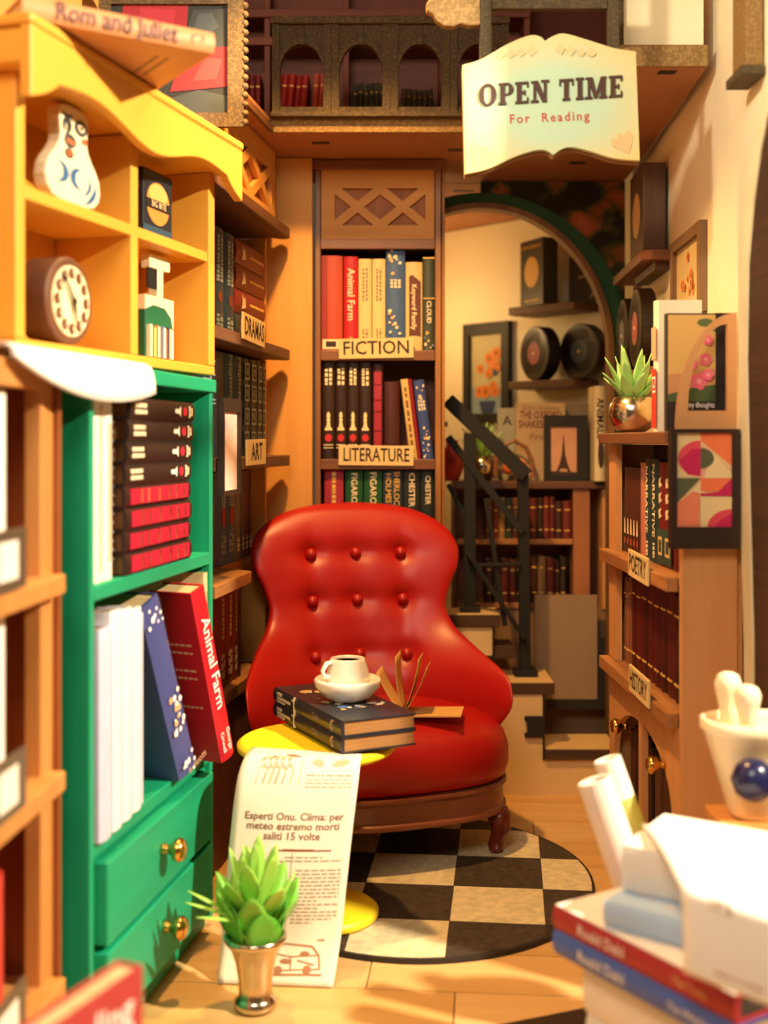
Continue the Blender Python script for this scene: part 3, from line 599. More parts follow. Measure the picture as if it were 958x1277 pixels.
# ---- yellow shelf on top of it
FY = Frame(-0.659, 2.154, PI / 2 - math.atan(0.28), GT + .0115); YL = .879
ys = thing('yellow_shelf', 'yellow cubby shelf with a scalloped pediment on top of the green cabinet', 'shelf', FY.o, FY.r)
yz = lambda z: z - FY.o.z
MB().box(0, YL, 0.0, .20, 0, .022).build('bottom_board', YELLOW, ys, bev=.003)
MB().box(0, .03, 0, .20, .023, .50).build('side_panel', YELLOW, ys, bev=.003)
MB().box(YL - .035, YL, 0, .20, .023, .50).build('side_panel', YELLOW, ys, bev=.003)
MB().box(.031, YL - .036, .185, .20, .023, .50).build('back_panel', mat('#d08e2a', .5, var=.05), ys)
xd = FY.hit(169, 300, 0)[0]
MB().box(xd - .016, xd + .016, 0.002, .184, .023, .49).build('divider', YELLOW, ys, bev=.002)
za = FY.hit(95, 262, .0)[1]
MB().box(.031, xd - .017, .0, .184, za - .012, za + .012).build('shelf', YELLOW, ys, bev=.002)
zb = FY.hit(212, 303, .0)[1]
MB().box(xd + .017, YL - .036, .004, .184, zb - .012, zb + .012).build('shelf', YELLOW, ys, bev=.002)
# pediment: moulded top board with a scalloped apron
MB().prism([(-.05, -.062), (YL + .04, -.062), (YL + .04, -.004), (YL, .02), (YL, .215), (-.05, .215)], .565, .585, axis='z').build('top_board', YELLOW, ys, bev=.006)
MB().prism([(-.04, -.05), (YL + .03, -.05), (YL + .03, -.004), (YL, .02), (YL, .205), (-.04, .205)], .5005, .5645, axis='z').build('cornice', YELLOW, ys, bev=.008)
pts = [(-.045, .565)] 
def scal(u): # lower edge of the apron
    return .455 + .018 * math.cos(u * 2 * PI * 1) + .040 * abs(2 * u - 1) ** 1.2 * 0 
low = []
for i in range(61):
    u = i / 60; s = abs(2 * u - 1)
    z = .498 - .028 * math.cos(u * 4 * PI) * .55 - .034 * (1 - s ** 1.5) - (.045 * max(0, (s - .8) / .2) ** .8)
    low.append((-.045 + u * (YL + .085), z))
MB().prism([(-.045, .566), (YL + .04, .566)] + low[::-1], -.058, -.036).build('apron', YELLOW, ys, bev=.003)

# gourd-shaped painted plaque
xg, zg = FY.hit(83, 250, .03)
gp = thing('gourd_plaque', 'cream gourd-shaped plaque with blue crescents in the yellow shelf', 'ornament', FY.pt(xg, .012, FY.o.z * 0 + za + .0125 ), FY.r)
def gour(s):
    L = []
    for t in range(0, 25):
        a = -PI / 2 + PI * t / 24; z = .5 + .5 * math.sin(a)
        L.append(z)
    prof = [(0, 0), (.05, .003), (.078, .012), (.097, .035), (.104, .07), (.099, .105), (.085, .135), (.068, .16), (.055, .185), (.050, .21), (.052, .24), (.055, .27), (.052, .295), (.035, .31), (.0, .313)]
    return [(a * s, b * .62) for a, b in prof] + [(-a * s, b * .62) for a, b in prof[::-1][1:-1]]
MB().prism(gour(1.0), 0, .03).build('body', mat('#ead9b4', .5), gp, bev=.004)
BLUE = '#2f5f8a'
flatart(gp, [(h_, [(a_, b_ * .62) for a_, b_ in p_]) for h_, p_ in [(BLUE, cres(-.056, .092, .034, 0.0, .62)), (BLUE, cres(.016, .088, .034, PI, .62)), (BLUE, cres(.026, .078, .038, -.35, .28, 1.0)), (BLUE, cres(.026, .070, .058, -.55, .25, .8)), ('#3a2c24', disc_pts(-.022, .158, .016, 12)), ('#b0552a', disc_pts(-.022, .158, .010, 10)),
    ('#2c3440', disc_pts(-.018, .198, .022, 14)), ('#b86030', [(-.035, .19), (0, .186), (-.002, .202), (-.03, .206)]), ('#22262c', cres(-.05, .245, .036, .2, .4, 1.4)), ('#22262c', cres(-.01, .245, .036, PI - .5, .3, 1.2)), ('#22262c', disc_pts(.022, .252, .024, 14)), ('#e8d6b0', disc_pts(.022, .252, .013, 12)), ('#22262c', disc_pts(.022, .252, .007, 8)), ('#b86030', disc_pts(.035, .215, .010, 8))]], -.0003)
# round clock
xc_, zc_ = FY.hit(91, 374, -.002)
R_ = .086
ck = thing('round_clock', 'round brown wooden clock with a cream dial in the yellow shelf', 'clock', FY.pt(xc_, .004, .0225 + R_), FY.r)
MB().lathe([(0, 0), (R_ - .004, 0), (R_, .004), (R_, .066), (R_ - .004, .07), (0, .07)], 48, M=Matrix.Rotation(-PI / 2, 4, 'X')).build('case', mat('#6a4028', .55, kind='wood', scale=4), ck, smooth=False)
MB().lathe([(0, 0), (R_ * .80, 0), (R_ * .80, .003), (0, .003)], 40, M=Matrix.Translation((0, -.003, 0)) @ Matrix.Rotation(-PI / 2, 4, 'X')).build('dial', mat('#ecd9ac', .6), ck)
mk = []
for i in range(12):
    a = PI / 2 - i * PI / 6; mk.append(('#6b3f28', disc_pts(.054 * math.cos(a), .054 * math.sin(a), .0118, 12)))
flatart(ck, mk, -.0032, 'hour_rings')
for i in range(12):
    a = PI / 2 - i * PI / 6; text(ck, str(i or 12), .014, .054 * math.cos(a), -.0088, .054 * math.sin(a), mat('#ecd9ac', .6, bump=0), bold=.02, name='numeral', fit=.013)
def hand(parent, a, l, w):
    dx, dz = math.cos(a), math.sin(a); MB().prism([(-dz * w, dx * w), (dz * w, -dx * w), (dx * l + dz * w * .3, dz * l - dx * w * .3), (dx * l - dz * w * .3, dz * l + dx * w * .3)], -.0105, -.009).build('clock_hand', INK, parent)
hand(ck, math.radians(128), .064, .0045); hand(ck, math.radians(-78), .042, .006)
MB().lathe([(0, 0), (.006, 0), (.006, .003), (0, .003)], 12, M=Matrix.Translation((0, -.013, 0)) @ Matrix.Rotation(-PI / 2, 4, 'X')).build('hub', INK, ck)
# small dark card with an orange burger-like medallion
xq, zq = FY.hit(197, 250, .06)
cd = thing('dark_card', 'small black blue card with an orange oval emblem in the yellow shelf', 'card', FY.pt(xq, .06, zb + .0125), FY.r)
x2, z2 = FY.hit(217, 210, .06); hh = z2 - FY.o.z - zb - .0125; ww = .15
MB().box(-ww / 2, ww / 2, 0, .03, 0, .165).build('card', mat('#20242a', .5), cd, bev=.002)
flatart(cd, [('#2f4a5a', [(-ww / 2, .0), (ww / 2, 0), (ww / 2, .035), (-ww / 2, .035)]), ('#e0893a', disc_pts(0, .09, .060, 24, .050)), ('#f0ac5a', disc_pts(0, .112, .048, 20, .024)), ('#201a18', [(-.060, .075), (.060, .075), (.060, .098), (-.060, .098)]), ('#2f4a5a', [(-ww / 2, .148), (ww / 2, .150), (ww / 2, .158), (-ww / 2, .156)])], -.0003)
text(cd, 'BIG BITE', .02, 0, -.0032, .087, mat('#f0c890', bump=0), fit=.095, bold=.01)
# green and white house-shaped rack with tiny books
xq, zq = FY.hit(199, 400, .05)
hr = thing('tiny_book_house', 'tiny green round house with striped books and a white chimney in the yellow shelf', 'ornament', FY.pt(xq, .05, .0225), FY.r)
MB().prism([(-.072, .0), (.05, 0), (.072, .02), (.075, .07), (.062, .105), (.03, .125), (-.03, .128), (-.072, .115)], 0, .03).build('body', mat('#17603e', .5), hr, bev=.002)
MB().prism([(-.072, .116), (-.03, .129), (.03, .126), (.063, .106), (.076, .075), (.076, .15), (.02, .15), (.02, .215), (.055, .215), (.055, .245), (-.05, .245), (-.05, .215), (-.012, .215), (-.012, .15), (-.072, .15)], 0.0, .022).build('chimney_board', mat('#eadbb0', .6), hr, bev=.001)
sc_ = ['#e8dcc0', '#3f7a5a', '#d8c46a', '#c46a3a', '#efe6d0', '#7a4a3a', '#5a7a9a', '#e8dcc0', '#a03a3a', '#3a3a4a', '#e6c890', '#eee4d0']
for i, c in enumerate(sc_): MB().box(-.066 + i * .0100, -.0565 + i * .0100, -.010, -.0002, .008, .082 - (i % 3) * .003).build('tiny_book', mat(c, .6, bump=0), hr)
MB().box(-.068, -.02, -.004, -.0002, .165, .212).build('dark_window', BLACK, hr)

# pages of a white booklet caught between cabinet and yellow shelf
def sheet(name, parent, S, nu, nv, m, thick=.0008, smooth=True):
    vs = [S(i / nu, j / nv) for j in range(nv + 1) for i in range(nu + 1)]
    fs = [[j * (nu + 1) + i, j * (nu + 1) + i + 1, (j + 1) * (nu + 1) + i + 1, (j + 1) * (nu + 1) + i] for j in range(nv) for i in range(nu)]
    o = MB().add(vs, fs).build(name, m, parent, smooth=smooth)
    s = o.modifiers.new('thickness', 'SOLIDIFY'); s.thickness = thick; s.offset = 0; return o
FS = Frame(-0.62, 2.06, PI / 2 - math.atan(0.22), GT)
bk = thing('white_booklet', 'brightly lit white booklet trapped under the yellow shelf above the green cabinet', 'booklet', FS.o, FS.r)
for q in range(3):
    def S(u, v, q=q):
        x = -.12 + u * .56; droop = .020 + .062 * max(0, 1 - abs((u - .62) / .62) ** 2.0) + .002 * q
        y = .10 - v * .165 + .004 * q - .01 * q
        if v < .6: return (x, .10 - v / .6 * .135, .0015 + .0022 * q + .004 * v)
        w = (v - .6) / .4; return (x, -.035 - .014 * math.sin(w * PI / 2) - .004 * (2 - q), .0015 + .0022 * q + .0024 - droop * w ** 1.4)
    sheet('page', bk, S, 24, 14, mat('#f6f0ea', .7, var=.02, bump=0))

# ---- orange bookcase at the left edge
FO = Frame(-0.62, 1.78, PI / 2 - math.atan(0.06)); OL = .40
oc = thing('orange_bookcase', 'orange wooden bookcase with label holders at the left edge', 'bookcase', FO.o, FO.r)
OW = mat('#c98a4a', .55, kind='wood', hex2='#bd7c3e', scale=2)
MB().box(OL - .075, OL - .012, 0, .03, .0, 1.335).build('front_post', OW, oc, bev=.002)
MB().box(OL - .0115, OL, -.012, .28, 0, 1.335).build('edge_strip', mat('#9a5426', .55, kind='wood', hex2='#8a4a20', scale=2), oc, bev=.002)
MB().box(0, OL - .0125, .03, .28, 1.30, 1.335).build('top_board', OW, oc, bev=.002)
MB().box(0, OL - .0765, .0, .0295, 1.290, 1.335 ).build('top_rail', OW, oc, bev=.002)
MB().box(0, OL - .0125, .27, .28, 0, 1.2995).build('back_panel', OW, oc)
ledges = [1.2 + (HZ - y) * 2.14 / FPX for y in (716, 962, 1220)]
for i, zz in enumerate(ledges):
    MB().box(0, OL - .03, -.03, .269, zz - .035, zz).build('shelf', OW, oc, bev=.004)
    x1, z1 = FO.hit(17, (661, 920, 1172)[i], -.03)
    ph = MB().box(-.11, .022, -.006, .0, -.048, .048).build('label_holder', mat('#6a5a48', .4, metal=.4), oc, bev=.002, loc=(x1 + .015, -.032, zz + .052))
    MB().box(-.10, -.02, -.0075, -.0062, -.03, .03).build('label_card', mat('#f0e6da', .7), ph)
for i, (z0, hgt, c, nm) in enumerate(((ledges[0] + .001, .32, '#f4eee8', 'white'), (ledges[1] + .001, .30, '#f2ece6', 'white'), (ledges[2] + .001, .24, '#f4ece8', 'white'))):
    xe = FO.hit((13, 12, 10)[i], 600, .02)[0]
    for j in range(3):
        book(FO, xe - .030 - .062 * j, z0, .059, hgt - .01 * j, .2, c if not (i == 2 and j == 0) else '#c83a30', '%s book on the %s shelf of the orange bookcase, %s from the post' % ('red' if (i == 2 and j == 0) else nm, ('upper', 'middle', 'lower')[i], ORD[j]), 'books in the orange bookcase', y=.022)

# ---- flat book on top of the yellow shelf
z = GT + .0115 + .587
p0 = P(33, 22, 2.13)
fb_ang = math.radians(33)
FT = Frame(p0.x, p0.y, fb_ang)
b_ = book(FT, .365, z + .021, .040, .372, .40, '#c98a5a', 'brown paper-covered book lying on top of the yellow shelf', None, y=0, lean=-90, pages=PAGES)
text(b_, 'Rom and Juliet', .046, 0.001, -.0014, .195, mat('#5e1f1c', bump=0), d='down', bold=.012, name='title', fit=.235)
flatart(b_, [('#6a5a3a', cres(0, .040, .010, 1.0)), ('#6a5a3a', cres(.004, .030, .008, -1.8))], -.0006, 'spine_print')
mb = MB()
for j in range(2):
    r_ = random.Random(j + 5); q = .08
    while q < .19: w_ = r_.uniform(.008, .02); mb.box(-.0204, -.0199, q, q + w_, .06 + .022 * j, .068 + .022 * j); q += w_ + .004
mb.build('cover_print', mat('#7a5a48', bump=0), b_)
# ---- framed dark red picture behind it
fr = thing('wall_picture', 'dark speckled frame with a red and slate picture hanging behind the yellow shelf', 'picture', (0, 0, 0))
Yp = 3.22; a = P(125, 160, Yp); b = P(305, -30, Yp); i0 = P(140, 143, Yp); i1 = P(285, 8, Yp)
fr.location = ((a.x + b.x) / 2, Yp, (a.z + b.z) / 2); cx, cz = fr.location.x, fr.location.z
mb = MB().box(a.x - cx, b.x - cx, -.02, 0, a.z - cz, i0.z - cz).box(a.x - cx, b.x - cx, -.02, 0, i1.z - cz, b.z - cz).box(a.x - cx, i0.x - cx, -.02, 0, i0.z - cz, i1.z - cz).box(i1.x - cx, b.x - cx, -.02, 0, i0.z - cz, i1.z - cz)
mb.build('frame', STONE, fr)
mb = MB(); zz = a.z - cz + .012
while zz < b.z - cz: mb.lathe([(0, -.011), (.008, -.007), (.011, 0), (.008, .007), (0, .011)], 10, M=Matrix.Translation((b.x - cx + .002, -.012, zz))); zz += .024
mb.build('beaded_edge', STONE, fr, smooth=True)
MB().box(i0.x - cx, i1.x - cx, -.009, -.001, i0.z - cz, i1.z - cz).build('picture', mat('#1d2226', .6), fr)
w_, h_ = i1.x - i0.x, i1.z - i0.z; U = lambda u, v: (i0.x - cx + u * w_, i0.z - cz + v * h_)
flatart(fr, [('#8c1826', [U(.05, .55), U(.62, .45), U(.66, 1), U(.1, 1)]), ('#9c2434', [U(.2, .7), U(.5, .62), U(.55, .95), U(.25, .98)]), ('#2c343a', [U(.6, .62), U(1, .6), U(1, .97), U(.7, .95)]), ('#3c4850', [U(.7, .78), U(.8, .7), U(.92, .8), U(.86, .93), U(.75, .92)]), ('#94202e', [U(.5, .2), U(1, .25), U(1, .62), U(.8, .6), U(.6, .5)]), ('#a83a40', [U(.7, .3), U(.9, .32), U(.95, .5), U(.8, .52)]), ('#333e44', [U(.4, .0), U(1, .0), U(1, .16), U(.75, .22), U(.5, .14)])], -.0095)
MB().box(-.16, -.15, -.010, -.005, b.z - cz, 3.09 - cz).box(.15, .16, -.010, -.005, b.z - cz, 3.09 - cz).build('hanging_strap', STONE, fr)
# ================================================================== ARMCHAIR
CH = Frame(-0.045, 3.60, math.radians(20))
ch = thing('armchair', 'glossy red button-tufted armchair on a round chequered rug', 'armchair', CH.o, CH.r)
def interp(tab, z):
    if z <= tab[0][0]: return tab[0][1]
    if z >= tab[-1][0]: return tab[-1][1]
    for i in range(len(tab) - 1):
        (a, b), (c, d) = tab[i], tab[i + 1]
        if a <= z <= c:
            sl = lambda p, q: (q[1] - p[1]) / (q[0] - p[0])
            m = sl(tab[i], tab[i + 1]); m0 = m if i == 0 else sl(tab[i - 1], tab[i]); m2 = m if i + 2 >= len(tab) else sl(tab[i + 1], tab[i + 2])
            t0 = 0 if m0 * m <= 0 else 2 * m0 * m / (m0 + m); t1 = 0 if m2 * m <= 0 else 2 * m2 * m / (m2 + m)
            h = c - a; t = (z - a) / h
            return b * (1 + 2 * t) * (1 - t) ** 2 + h * t0 * t * (1 - t) ** 2 + d * t * t * (3 - 2 * t) - h * t1 * t * t * (1 - t)
WT = [(.26, .31), (.34, .355), (.44, .39), (.49, .392), (.56, .345), (.62, .298), (.675, .282), (.74, .300), (.81, .330), (.85, .335), (.90, .318), (.94, .280), (.97, .222), (.988, .16), (.998, .085), (1.002, .0)]
YB = [(.26, .17), (.45, .19), (.66, .235), (.85, .275), (1.002, .31)]
CU = [(.26, .40), (.42, .42), (.50, .38), (.58, .24), (.66, .15), (.80, .11), (1.002, .06)]
TH = [(.26, .10), (.45, .125), (.6, .11), (.75, .12), (.9, .12), (.97, .09), (.995, .05), (1.002, .0)]
btn = [(bx, bz) for bz in (.845, .70, .535) for bx in (-.145, .0, .145)]
def back_y(x, z): return interp(YB, z) - interp(CU, z) * (abs(x) / .42) ** 2.3
def front_y(x, z): return back_y(x, z) - interp(TH, z) * .5
def tuft(x, z):
    d = 0
    for bx, bz in btn: d += .019 * math.exp(-((x - bx) ** 2 + (z - bz) ** 2) / .0011)
    for bx in (-.145, 0, .145): d += .0060 * math.exp(-(x - bx) ** 2 / .0006) * (1 if z < .87 else max(0, 1 - (z - .87) / .08))
    for bz in (.845, .70, .535): d += .0075 * math.exp(-(z - bz) ** 2 / .0009) * (1 if abs(x) < .17 else max(0, 1 - (abs(x) - .17) / .1))
    return d
vs = []; fs = []; NS = 120; rows = [.26 + (1.002 - .26) * (1 - (1 - i / 84) ** 1.6) for i in range(85)]
sg = lambda v, p: math.copysign(abs(v) ** p, v)
for z in rows:
    w = interp(WT, z); th = interp(TH, z) / 2
    for kk in range(NS):
        a = 2 * PI * kk / NS; x = w * sg(math.cos(a), .72); q = sg(math.sin(a), .62) * th
        y = back_y(x, z) + q
        if q < 0: y += tuft(x, z) * min(1, abs(q) / th if th > 1e-6 else 0)
        vs.append((x, y, z))
for i in range(len(rows) - 1):
    for kk in range(NS):
        a, b = i * NS + kk, i * NS + (kk + 1) % NS; fs.append([a, b, b + NS, a + NS])
fs.append(list(range(NS))[::-1])
bo = MB().add(vs, fs).build('backrest', RED, ch, smooth=True, loc=(.006, 0.0, 0), rot=(0, 0, math.radians(-7)))
sm = bo.modifiers.new('smooth', 'SMOOTH'); sm.factor = .5; sm.iterations = 3
for bx, bz in btn:
    MB().lathe([(0, .014), (.009, .012), (.016, .005), (.0185, -.002), (.017, -.010), (0, -.010)], 16, M=Matrix.Rotation(PI / 2, 4, 'X')).build('button', RED, bo, smooth=True, loc=(bx, front_y(bx, bz) + .012, bz))
# seat cushion
def ring_pts(w, d, n=56, p=.55): return [(w * sg(math.cos(2 * PI * i / n), p), d * sg(math.sin(2 * PI * i / n), p)) for i in range(n)]
def puff(levels, p=.6, n=72, dome=0.0):
    vs = []; fs = []
    for (w, d, z, yo) in levels:
        for (x, y) in ring_pts(w, d, n, p): vs.append((x, y + yo - .02 * (1 - (x / .36) ** 2) * (1 if y < 0 else 0), z))
    L_ = len(levels)
    for i in range(L_ - 1):
        for kk in range(n): a, b = i * n + kk, i * n + (kk + 1) % n; fs.append([a, b, b + n, a + n])
    vs.append((0, levels[-1][3], levels[-1][2] + dome)); c = len(vs) - 1
    fs += [[(L_ - 1) * n + kk, (L_ - 1) * n + (kk + 1) % n, c] for kk in range(n)]; fs.append(list(range(n))[::-1])
    return MB().add(vs, fs)
puff([(.318, .292, .226, 0), (.334, .306, .237, 0), (.343, .315, .27, 0), (.343, .314, .315, 0), (.332, .302, .352, 0), (.305, .275, .382, 0), (.26, .23, .400, 0), (.19, .165, .410, 0), (.1, .09, .414, 0), (.03, .03, .4155, 0)], dome=.0005).build('seat_cushion', RED, ch, smooth=True, loc=(.040, -.008, 0))
SW = mat('#8d5030', .4, kind='wood', hex2='#7a4228', scale=2.5, stretch=(.9, 9, 9), coat=.2)
puff([(.318, .295, .132, 0), (.336, .312, .138, 0), (.336, .312, .15, 0), (.328, .304, .158, 0), (.328, .304, .205, 0), (.338, .314, .214, 0), (.336, .312, .2255, 0), (.30, .28, .2258, 0)]).build('seat_frame', SW, ch, smooth=False, bev=.003, loc=(.040, -.008, 0))
for sx, sy in ((-1, -1), (1, -1), (-1, 1), (1, 1)):
    f = -1 if sy < 0 else 1
    MB().tube([(.040 + sx * .265, sy * .245, .135), (.040 + sx * .272, sy * .252, .11), (.040 + sx * .274, sy * .256, .085), (.040 + sx * .266, sy * .247, .055), (.040 + sx * .259, sy * .238, .032), (.040 + sx * .264, sy * .246, .030), (.040 + sx * .264, sy * .246, .0165)], [.034, .034, .029, .021, .018, .023, .019], 12).build('leg', mat('#7a2a1c', .35, kind='wood', hex2='#641f14', scale=3, coat=.3), ch, smooth=True)

# ================================================================== RUG
RX, RY, cxr, cyr = .485, .535, .083, 3.29
rg = thing('round_rug', 'round black and cream chequered rug under the red armchair', 'rug', (cxr, cyr, .001))
MB().prism([(RX * math.cos(2 * PI * i / 72), RY * math.sin(2 * PI * i / 72)) for i in range(72)], 0, .0115, axis='z').build('base', mat('#2a2118', .7, var=.3, scale=30), rg)
def clip(poly, inside, inter):
    out = []
    for i in range(len(poly)):
        a, b = poly[i], poly[(i + 1) % len(poly)]; ia, ib = inside(a), inside(b)
        if ia: out.append(a)
        if ia != ib: out.append(inter(a, b))
    return out
ra = -math.atan(.102); tl = .236; e1 = Vector((math.cos(ra), math.sin(ra))); e2 = Vector((-math.sin(ra), math.cos(ra))); o0 = Vector((.186 - cxr, 3.2086 - cyr))
RUGC = mat('#d8c8a2', .75, var=.22, scale=45, bump=.15); RUGB = mat('#2b211a', .7, hex2='#4a3c2c', scale=50, bump=.15)
ell = [(RX * .985 * math.cos(2 * PI * i / 60), RY * .985 * math.sin(2 * PI * i / 60)) for i in range(60)]
for i in range(-4, 4):
    for j in range(-4, 4):
        sq_ = [tuple(o0 + e1 * (i + a) * tl + e2 * (j + b) * tl) for a, b in ((.004, .004), (.996, .004), (.996, .996), (.004, .996))]
        for kk in range(60):
            p, q = ell[kk], ell[(kk + 1) % 60]
            s = lambda t: (q[0] - p[0]) * (t[1] - p[1]) - (q[1] - p[1]) * (t[0] - p[0])
            def inter(a, b): sa, sb = s(a), s(b); t = sa / (sa - sb); return (a[0] + (b[0] - a[0]) * t, a[1] + (b[1] - a[1]) * t)
            sq_ = clip(sq_, lambda t: s(t) >= 0, inter)
            if len(sq_) < 3: break
        if len(sq_) < 3: continue
        A = abs(sum(sq_[u][0] * sq_[(u + 1) % len(sq_)][1] - sq_[(u + 1) % len(sq_)][0] * sq_[u][1] for u in range(len(sq_)))) / 2
        if A < .002: continue
        MB().prism(sq_, .0112, .0128, axis='z').build('rug_square', RUGC if (i + j) % 2 == 1 else RUGB, rg)

# ================================================================== SIDE TABLE with its things
TX, TY, TZ = -.168, 3.0, .458
tb2 = thing('side_table', 'small round yellow pedestal table in front of the red armchair', 'table', (TX, TY, 0))
YT = mat('#f2d526', .4, var=.03, bump=.02)
MB().lathe([(0, TZ - .03), (.185, TZ - .03), (.198, TZ - .02), (.198, TZ - .008), (.188, TZ), (0, TZ)], 56).build('tabletop', YT, tb2, smooth=False, bev=.003)
MB().lathe([(.03, .045), (.024, .09), (.022, .25), (.026, .39), (.05, TZ - .031)], 24).build('pedestal', YT, tb2, smooth=True)
MB().lathe([(0, .014), (.125, .014), (.135, .022), (.135, .034), (.125, .042), (.05, .046), (0, .046)], 48, M=Matrix.Translation((.02, .0, 0))).build('foot', YT, tb2, smooth=True)
# two navy volumes
pa = P(425, 943, 2.82); pa.z = 0
d1 = Vector((-.208, .42)).normalized(); bang = math.atan2(-d1.y, -d1.x)    # spine runs from the far left corner to the near corner
FN = Frame(pa.x + d1.x * .44, pa.y + d1.y * .44, bang)
NAVY = mat('#1f2637', .35, var=.15, bump=.02, hex2='#2c2a2a')
for i in range(2):
    z = TZ + .0072 + .0385 * (i + .5) + .0004 * i
    b_ = book(FN, .44, z, .0380, .44, .20, NAVY, 'navy blue thick book under the white cup, %s of the two' % ('lower', 'upper')[i], 'navy books on the yellow table', y=0, lean=-90, pages=mat('#b07a42', .8, kind='pages', stretch=(60, 1, 1)),
        decor=[('r', TI, [(-.5, .5, .66, .668)]), ('r', mat('#c8bfae', bump=0), [(.1, .3, .86, .93), (-.14, .04, .72, .93), (-.35, -.2, .82, .93)]), ('r', mat('#d8c8b0', bump=0), [(.2, .3, .685, .695)])])
    text(b_, 'Calm', .02, 0.0, -.0012, .15, mat('#8a8690', bump=0), d='down')
    flatart(b_, [('#c8a060', cres(0.0, .045, .014, 1.2)), ('#8aa0c0', cres(-.004, .05, .009, -1.6))], -.0006, 'spine_moon')
ZB = TZ + .0072 + .0385 * 2 + .0008
# printed blossoms on the top cover
cv = b_
mb = MB(); r_ = random.Random(4); mats_ = [mat('#e8dcc8', bump=0), mat('#d0a868', bump=0), mat('#5a78a8', bump=0)]
for i in range(34):
    cy_, cz_ = r_.uniform(.05, .18), r_.uniform(.10, .36); q = r_.uniform(.006, .016)
    pts = [(cy_ + q * math.cos(t * 1.05) * r_.uniform(.6, 1.3), cz_ + q * math.sin(t * 1.05) * r_.uniform(.6, 1.4)) for t in range(6)]
    mb.add([(.0190 + .0002 + .00001 * i, a, b) for a, b in pts], [list(range(6))], i % 3)
mb.build('cover_print', mats_, cv)
# cup in a deep saucer
cpx = FN.pt(.235, .112, 0)
cu = thing('white_cup', 'white cup of coffee standing in a deep saucer on the navy books', 'cup', (cpx.x, cpx.y, ZB + .0006), .3)
CER = mat('#f4ecdf', .25, var=.02, bump=0, coat=.4)
MB().lathe([(0, 0), (.045, 0), (.048, .004), (.064, .012), (.082, .034), (.086, .050), (.081, .056), (.072, .050), (.05, .046), (0, .044)], 40).build('saucer', CER, cu, smooth=True)
MB().lathe([(.056, .050), (.056, .062), (.050, .085), (.045, .100), (.043, .106), (.037, .106), (.036, .100), (.036, .085), (.0, .08)], 36).build('cup_body', CER, cu, smooth=True)
MB().lathe([(.0, .0985), (.0358, .0985)], 30).build('coffee', mat('#2a1208', .15, bump=0), cu)
MB().tube([(-.046, -.012, .062), (-.066, -.02, .066), (-.072, -.022, .08), (-.060, -.018, .098), (-.044, -.012, .100)], .006, 8).build('handle', CER, cu, smooth=True)
# open book on the seat with fanned leaves
obp = P(505, 873, 3.42)
ob_ = thing('open_book', 'open brown paper book with fanned standing leaves on the red seat', 'book', (obp.x, 3.44, .424), math.radians(-8))
PB = mat('#d2a45e', .8, var=.08, bump=.03)
MB().box(0.0, .165, -.055, .065, -.002, .002).build('cover', PB, ob_, rot=(0, math.radians(-2), 0), loc=(.0, 0, .0))
MB().box(-.165, 0.0, -.055, .065, -.002, .002).build('cover', PB, ob_, rot=(0, math.radians(2), 0), loc=(-.002, 0, .0))
for a_, l_ in ((122, .14), (97, .165), (74, .165), (63, .150)):
    def S(u, v, a_=a_, l_=l_):
        a = math.radians(a_); r = v * l_; bend = .006 * math.sin(v * PI) * (1 if a_ < 90 else -1)
        return (r * math.cos(a) + bend * math.sin(a), -.053 + .116 * u, .003 + r * math.sin(a) - bend * math.cos(a))
    sheet('leaf', ob_, S, 4, 8, PB, .0016)
# long newspaper sheet from the table to the floor
np_ = thing('newspaper', 'long printed newspaper sheet hanging from the yellow table to the floor', 'newspaper', (0, 0, 0))
NPM = mat('#ece0cc', .8, var=.04, scale=3, bump=.02)
TL = [Vector(q) for q in ((-.318, 2.905, TZ + .003), (-.325, 2.80, TZ + .005), (-.336, 2.768, TZ - .03), (-.352, 2.738, .28), (-.366, 2.708, .08), (-.368, 2.655, .003))]
TR = [Vector(q) for q in ((-.052, 2.84, TZ + .003), (-.054, 2.785, TZ + .005), (-.058, 2.752, TZ - .03), (-.076, 2.718, .28), (-.098, 2.682, .08), (-.112, 2.635, .003))]
def _cr(P_, i, t):
    p0 = P_[max(i - 1, 0)]; p1 = P_[i]; p2 = P_[i + 1]; p3 = P_[min(i + 2, len(P_) - 1)]
    if i == 0: p0 = p1 * 2 - p2
    if i + 2 >= len(P_): p3 = p2 * 2 - p1
    d1, d2, d3 = (p1 - p0).length ** .5, (p2 - p1).length ** .5, (p3 - p2).length ** .5
    m1 = (p1 - p0) / d1 - (p2 - p0) / (d1 + d2) + (p2 - p1) / d2; m2 = (p2 - p1) / d2 - (p3 - p1) / (d2 + d3) + (p3 - p2) / d3
    m1 *= d2; m2 *= d2
    return p1 * (2 * t ** 3 - 3 * t * t + 1) + m1 * (t ** 3 - 2 * t * t + t) + p2 * (-2 * t ** 3 + 3 * t * t) + m2 * (t ** 3 - t * t)
_sl = [(a - b).length for a, b in zip(TL, TL[1:])]
def bez(P_, v):
    s = v * sum(_sl)
    for i, l in enumerate(_sl):
        if s <= l or i == len(_sl) - 1: return _cr(P_, i, min(1, s / l))
        s -= l
def NS_(u, v):
    a, b = bez(TL, v), bez(TR, v); p = a * (1 - u) + b * u
    p.y -= .016 * math.sin(u * PI) * max(0, math.sin((v - .2) / .8 * PI)); return p
sheet('sheet', np_, lambda u, v: tuple(NS_(u, v)), 16, 48, NPM, .0008)
NL = .62; NW = .265
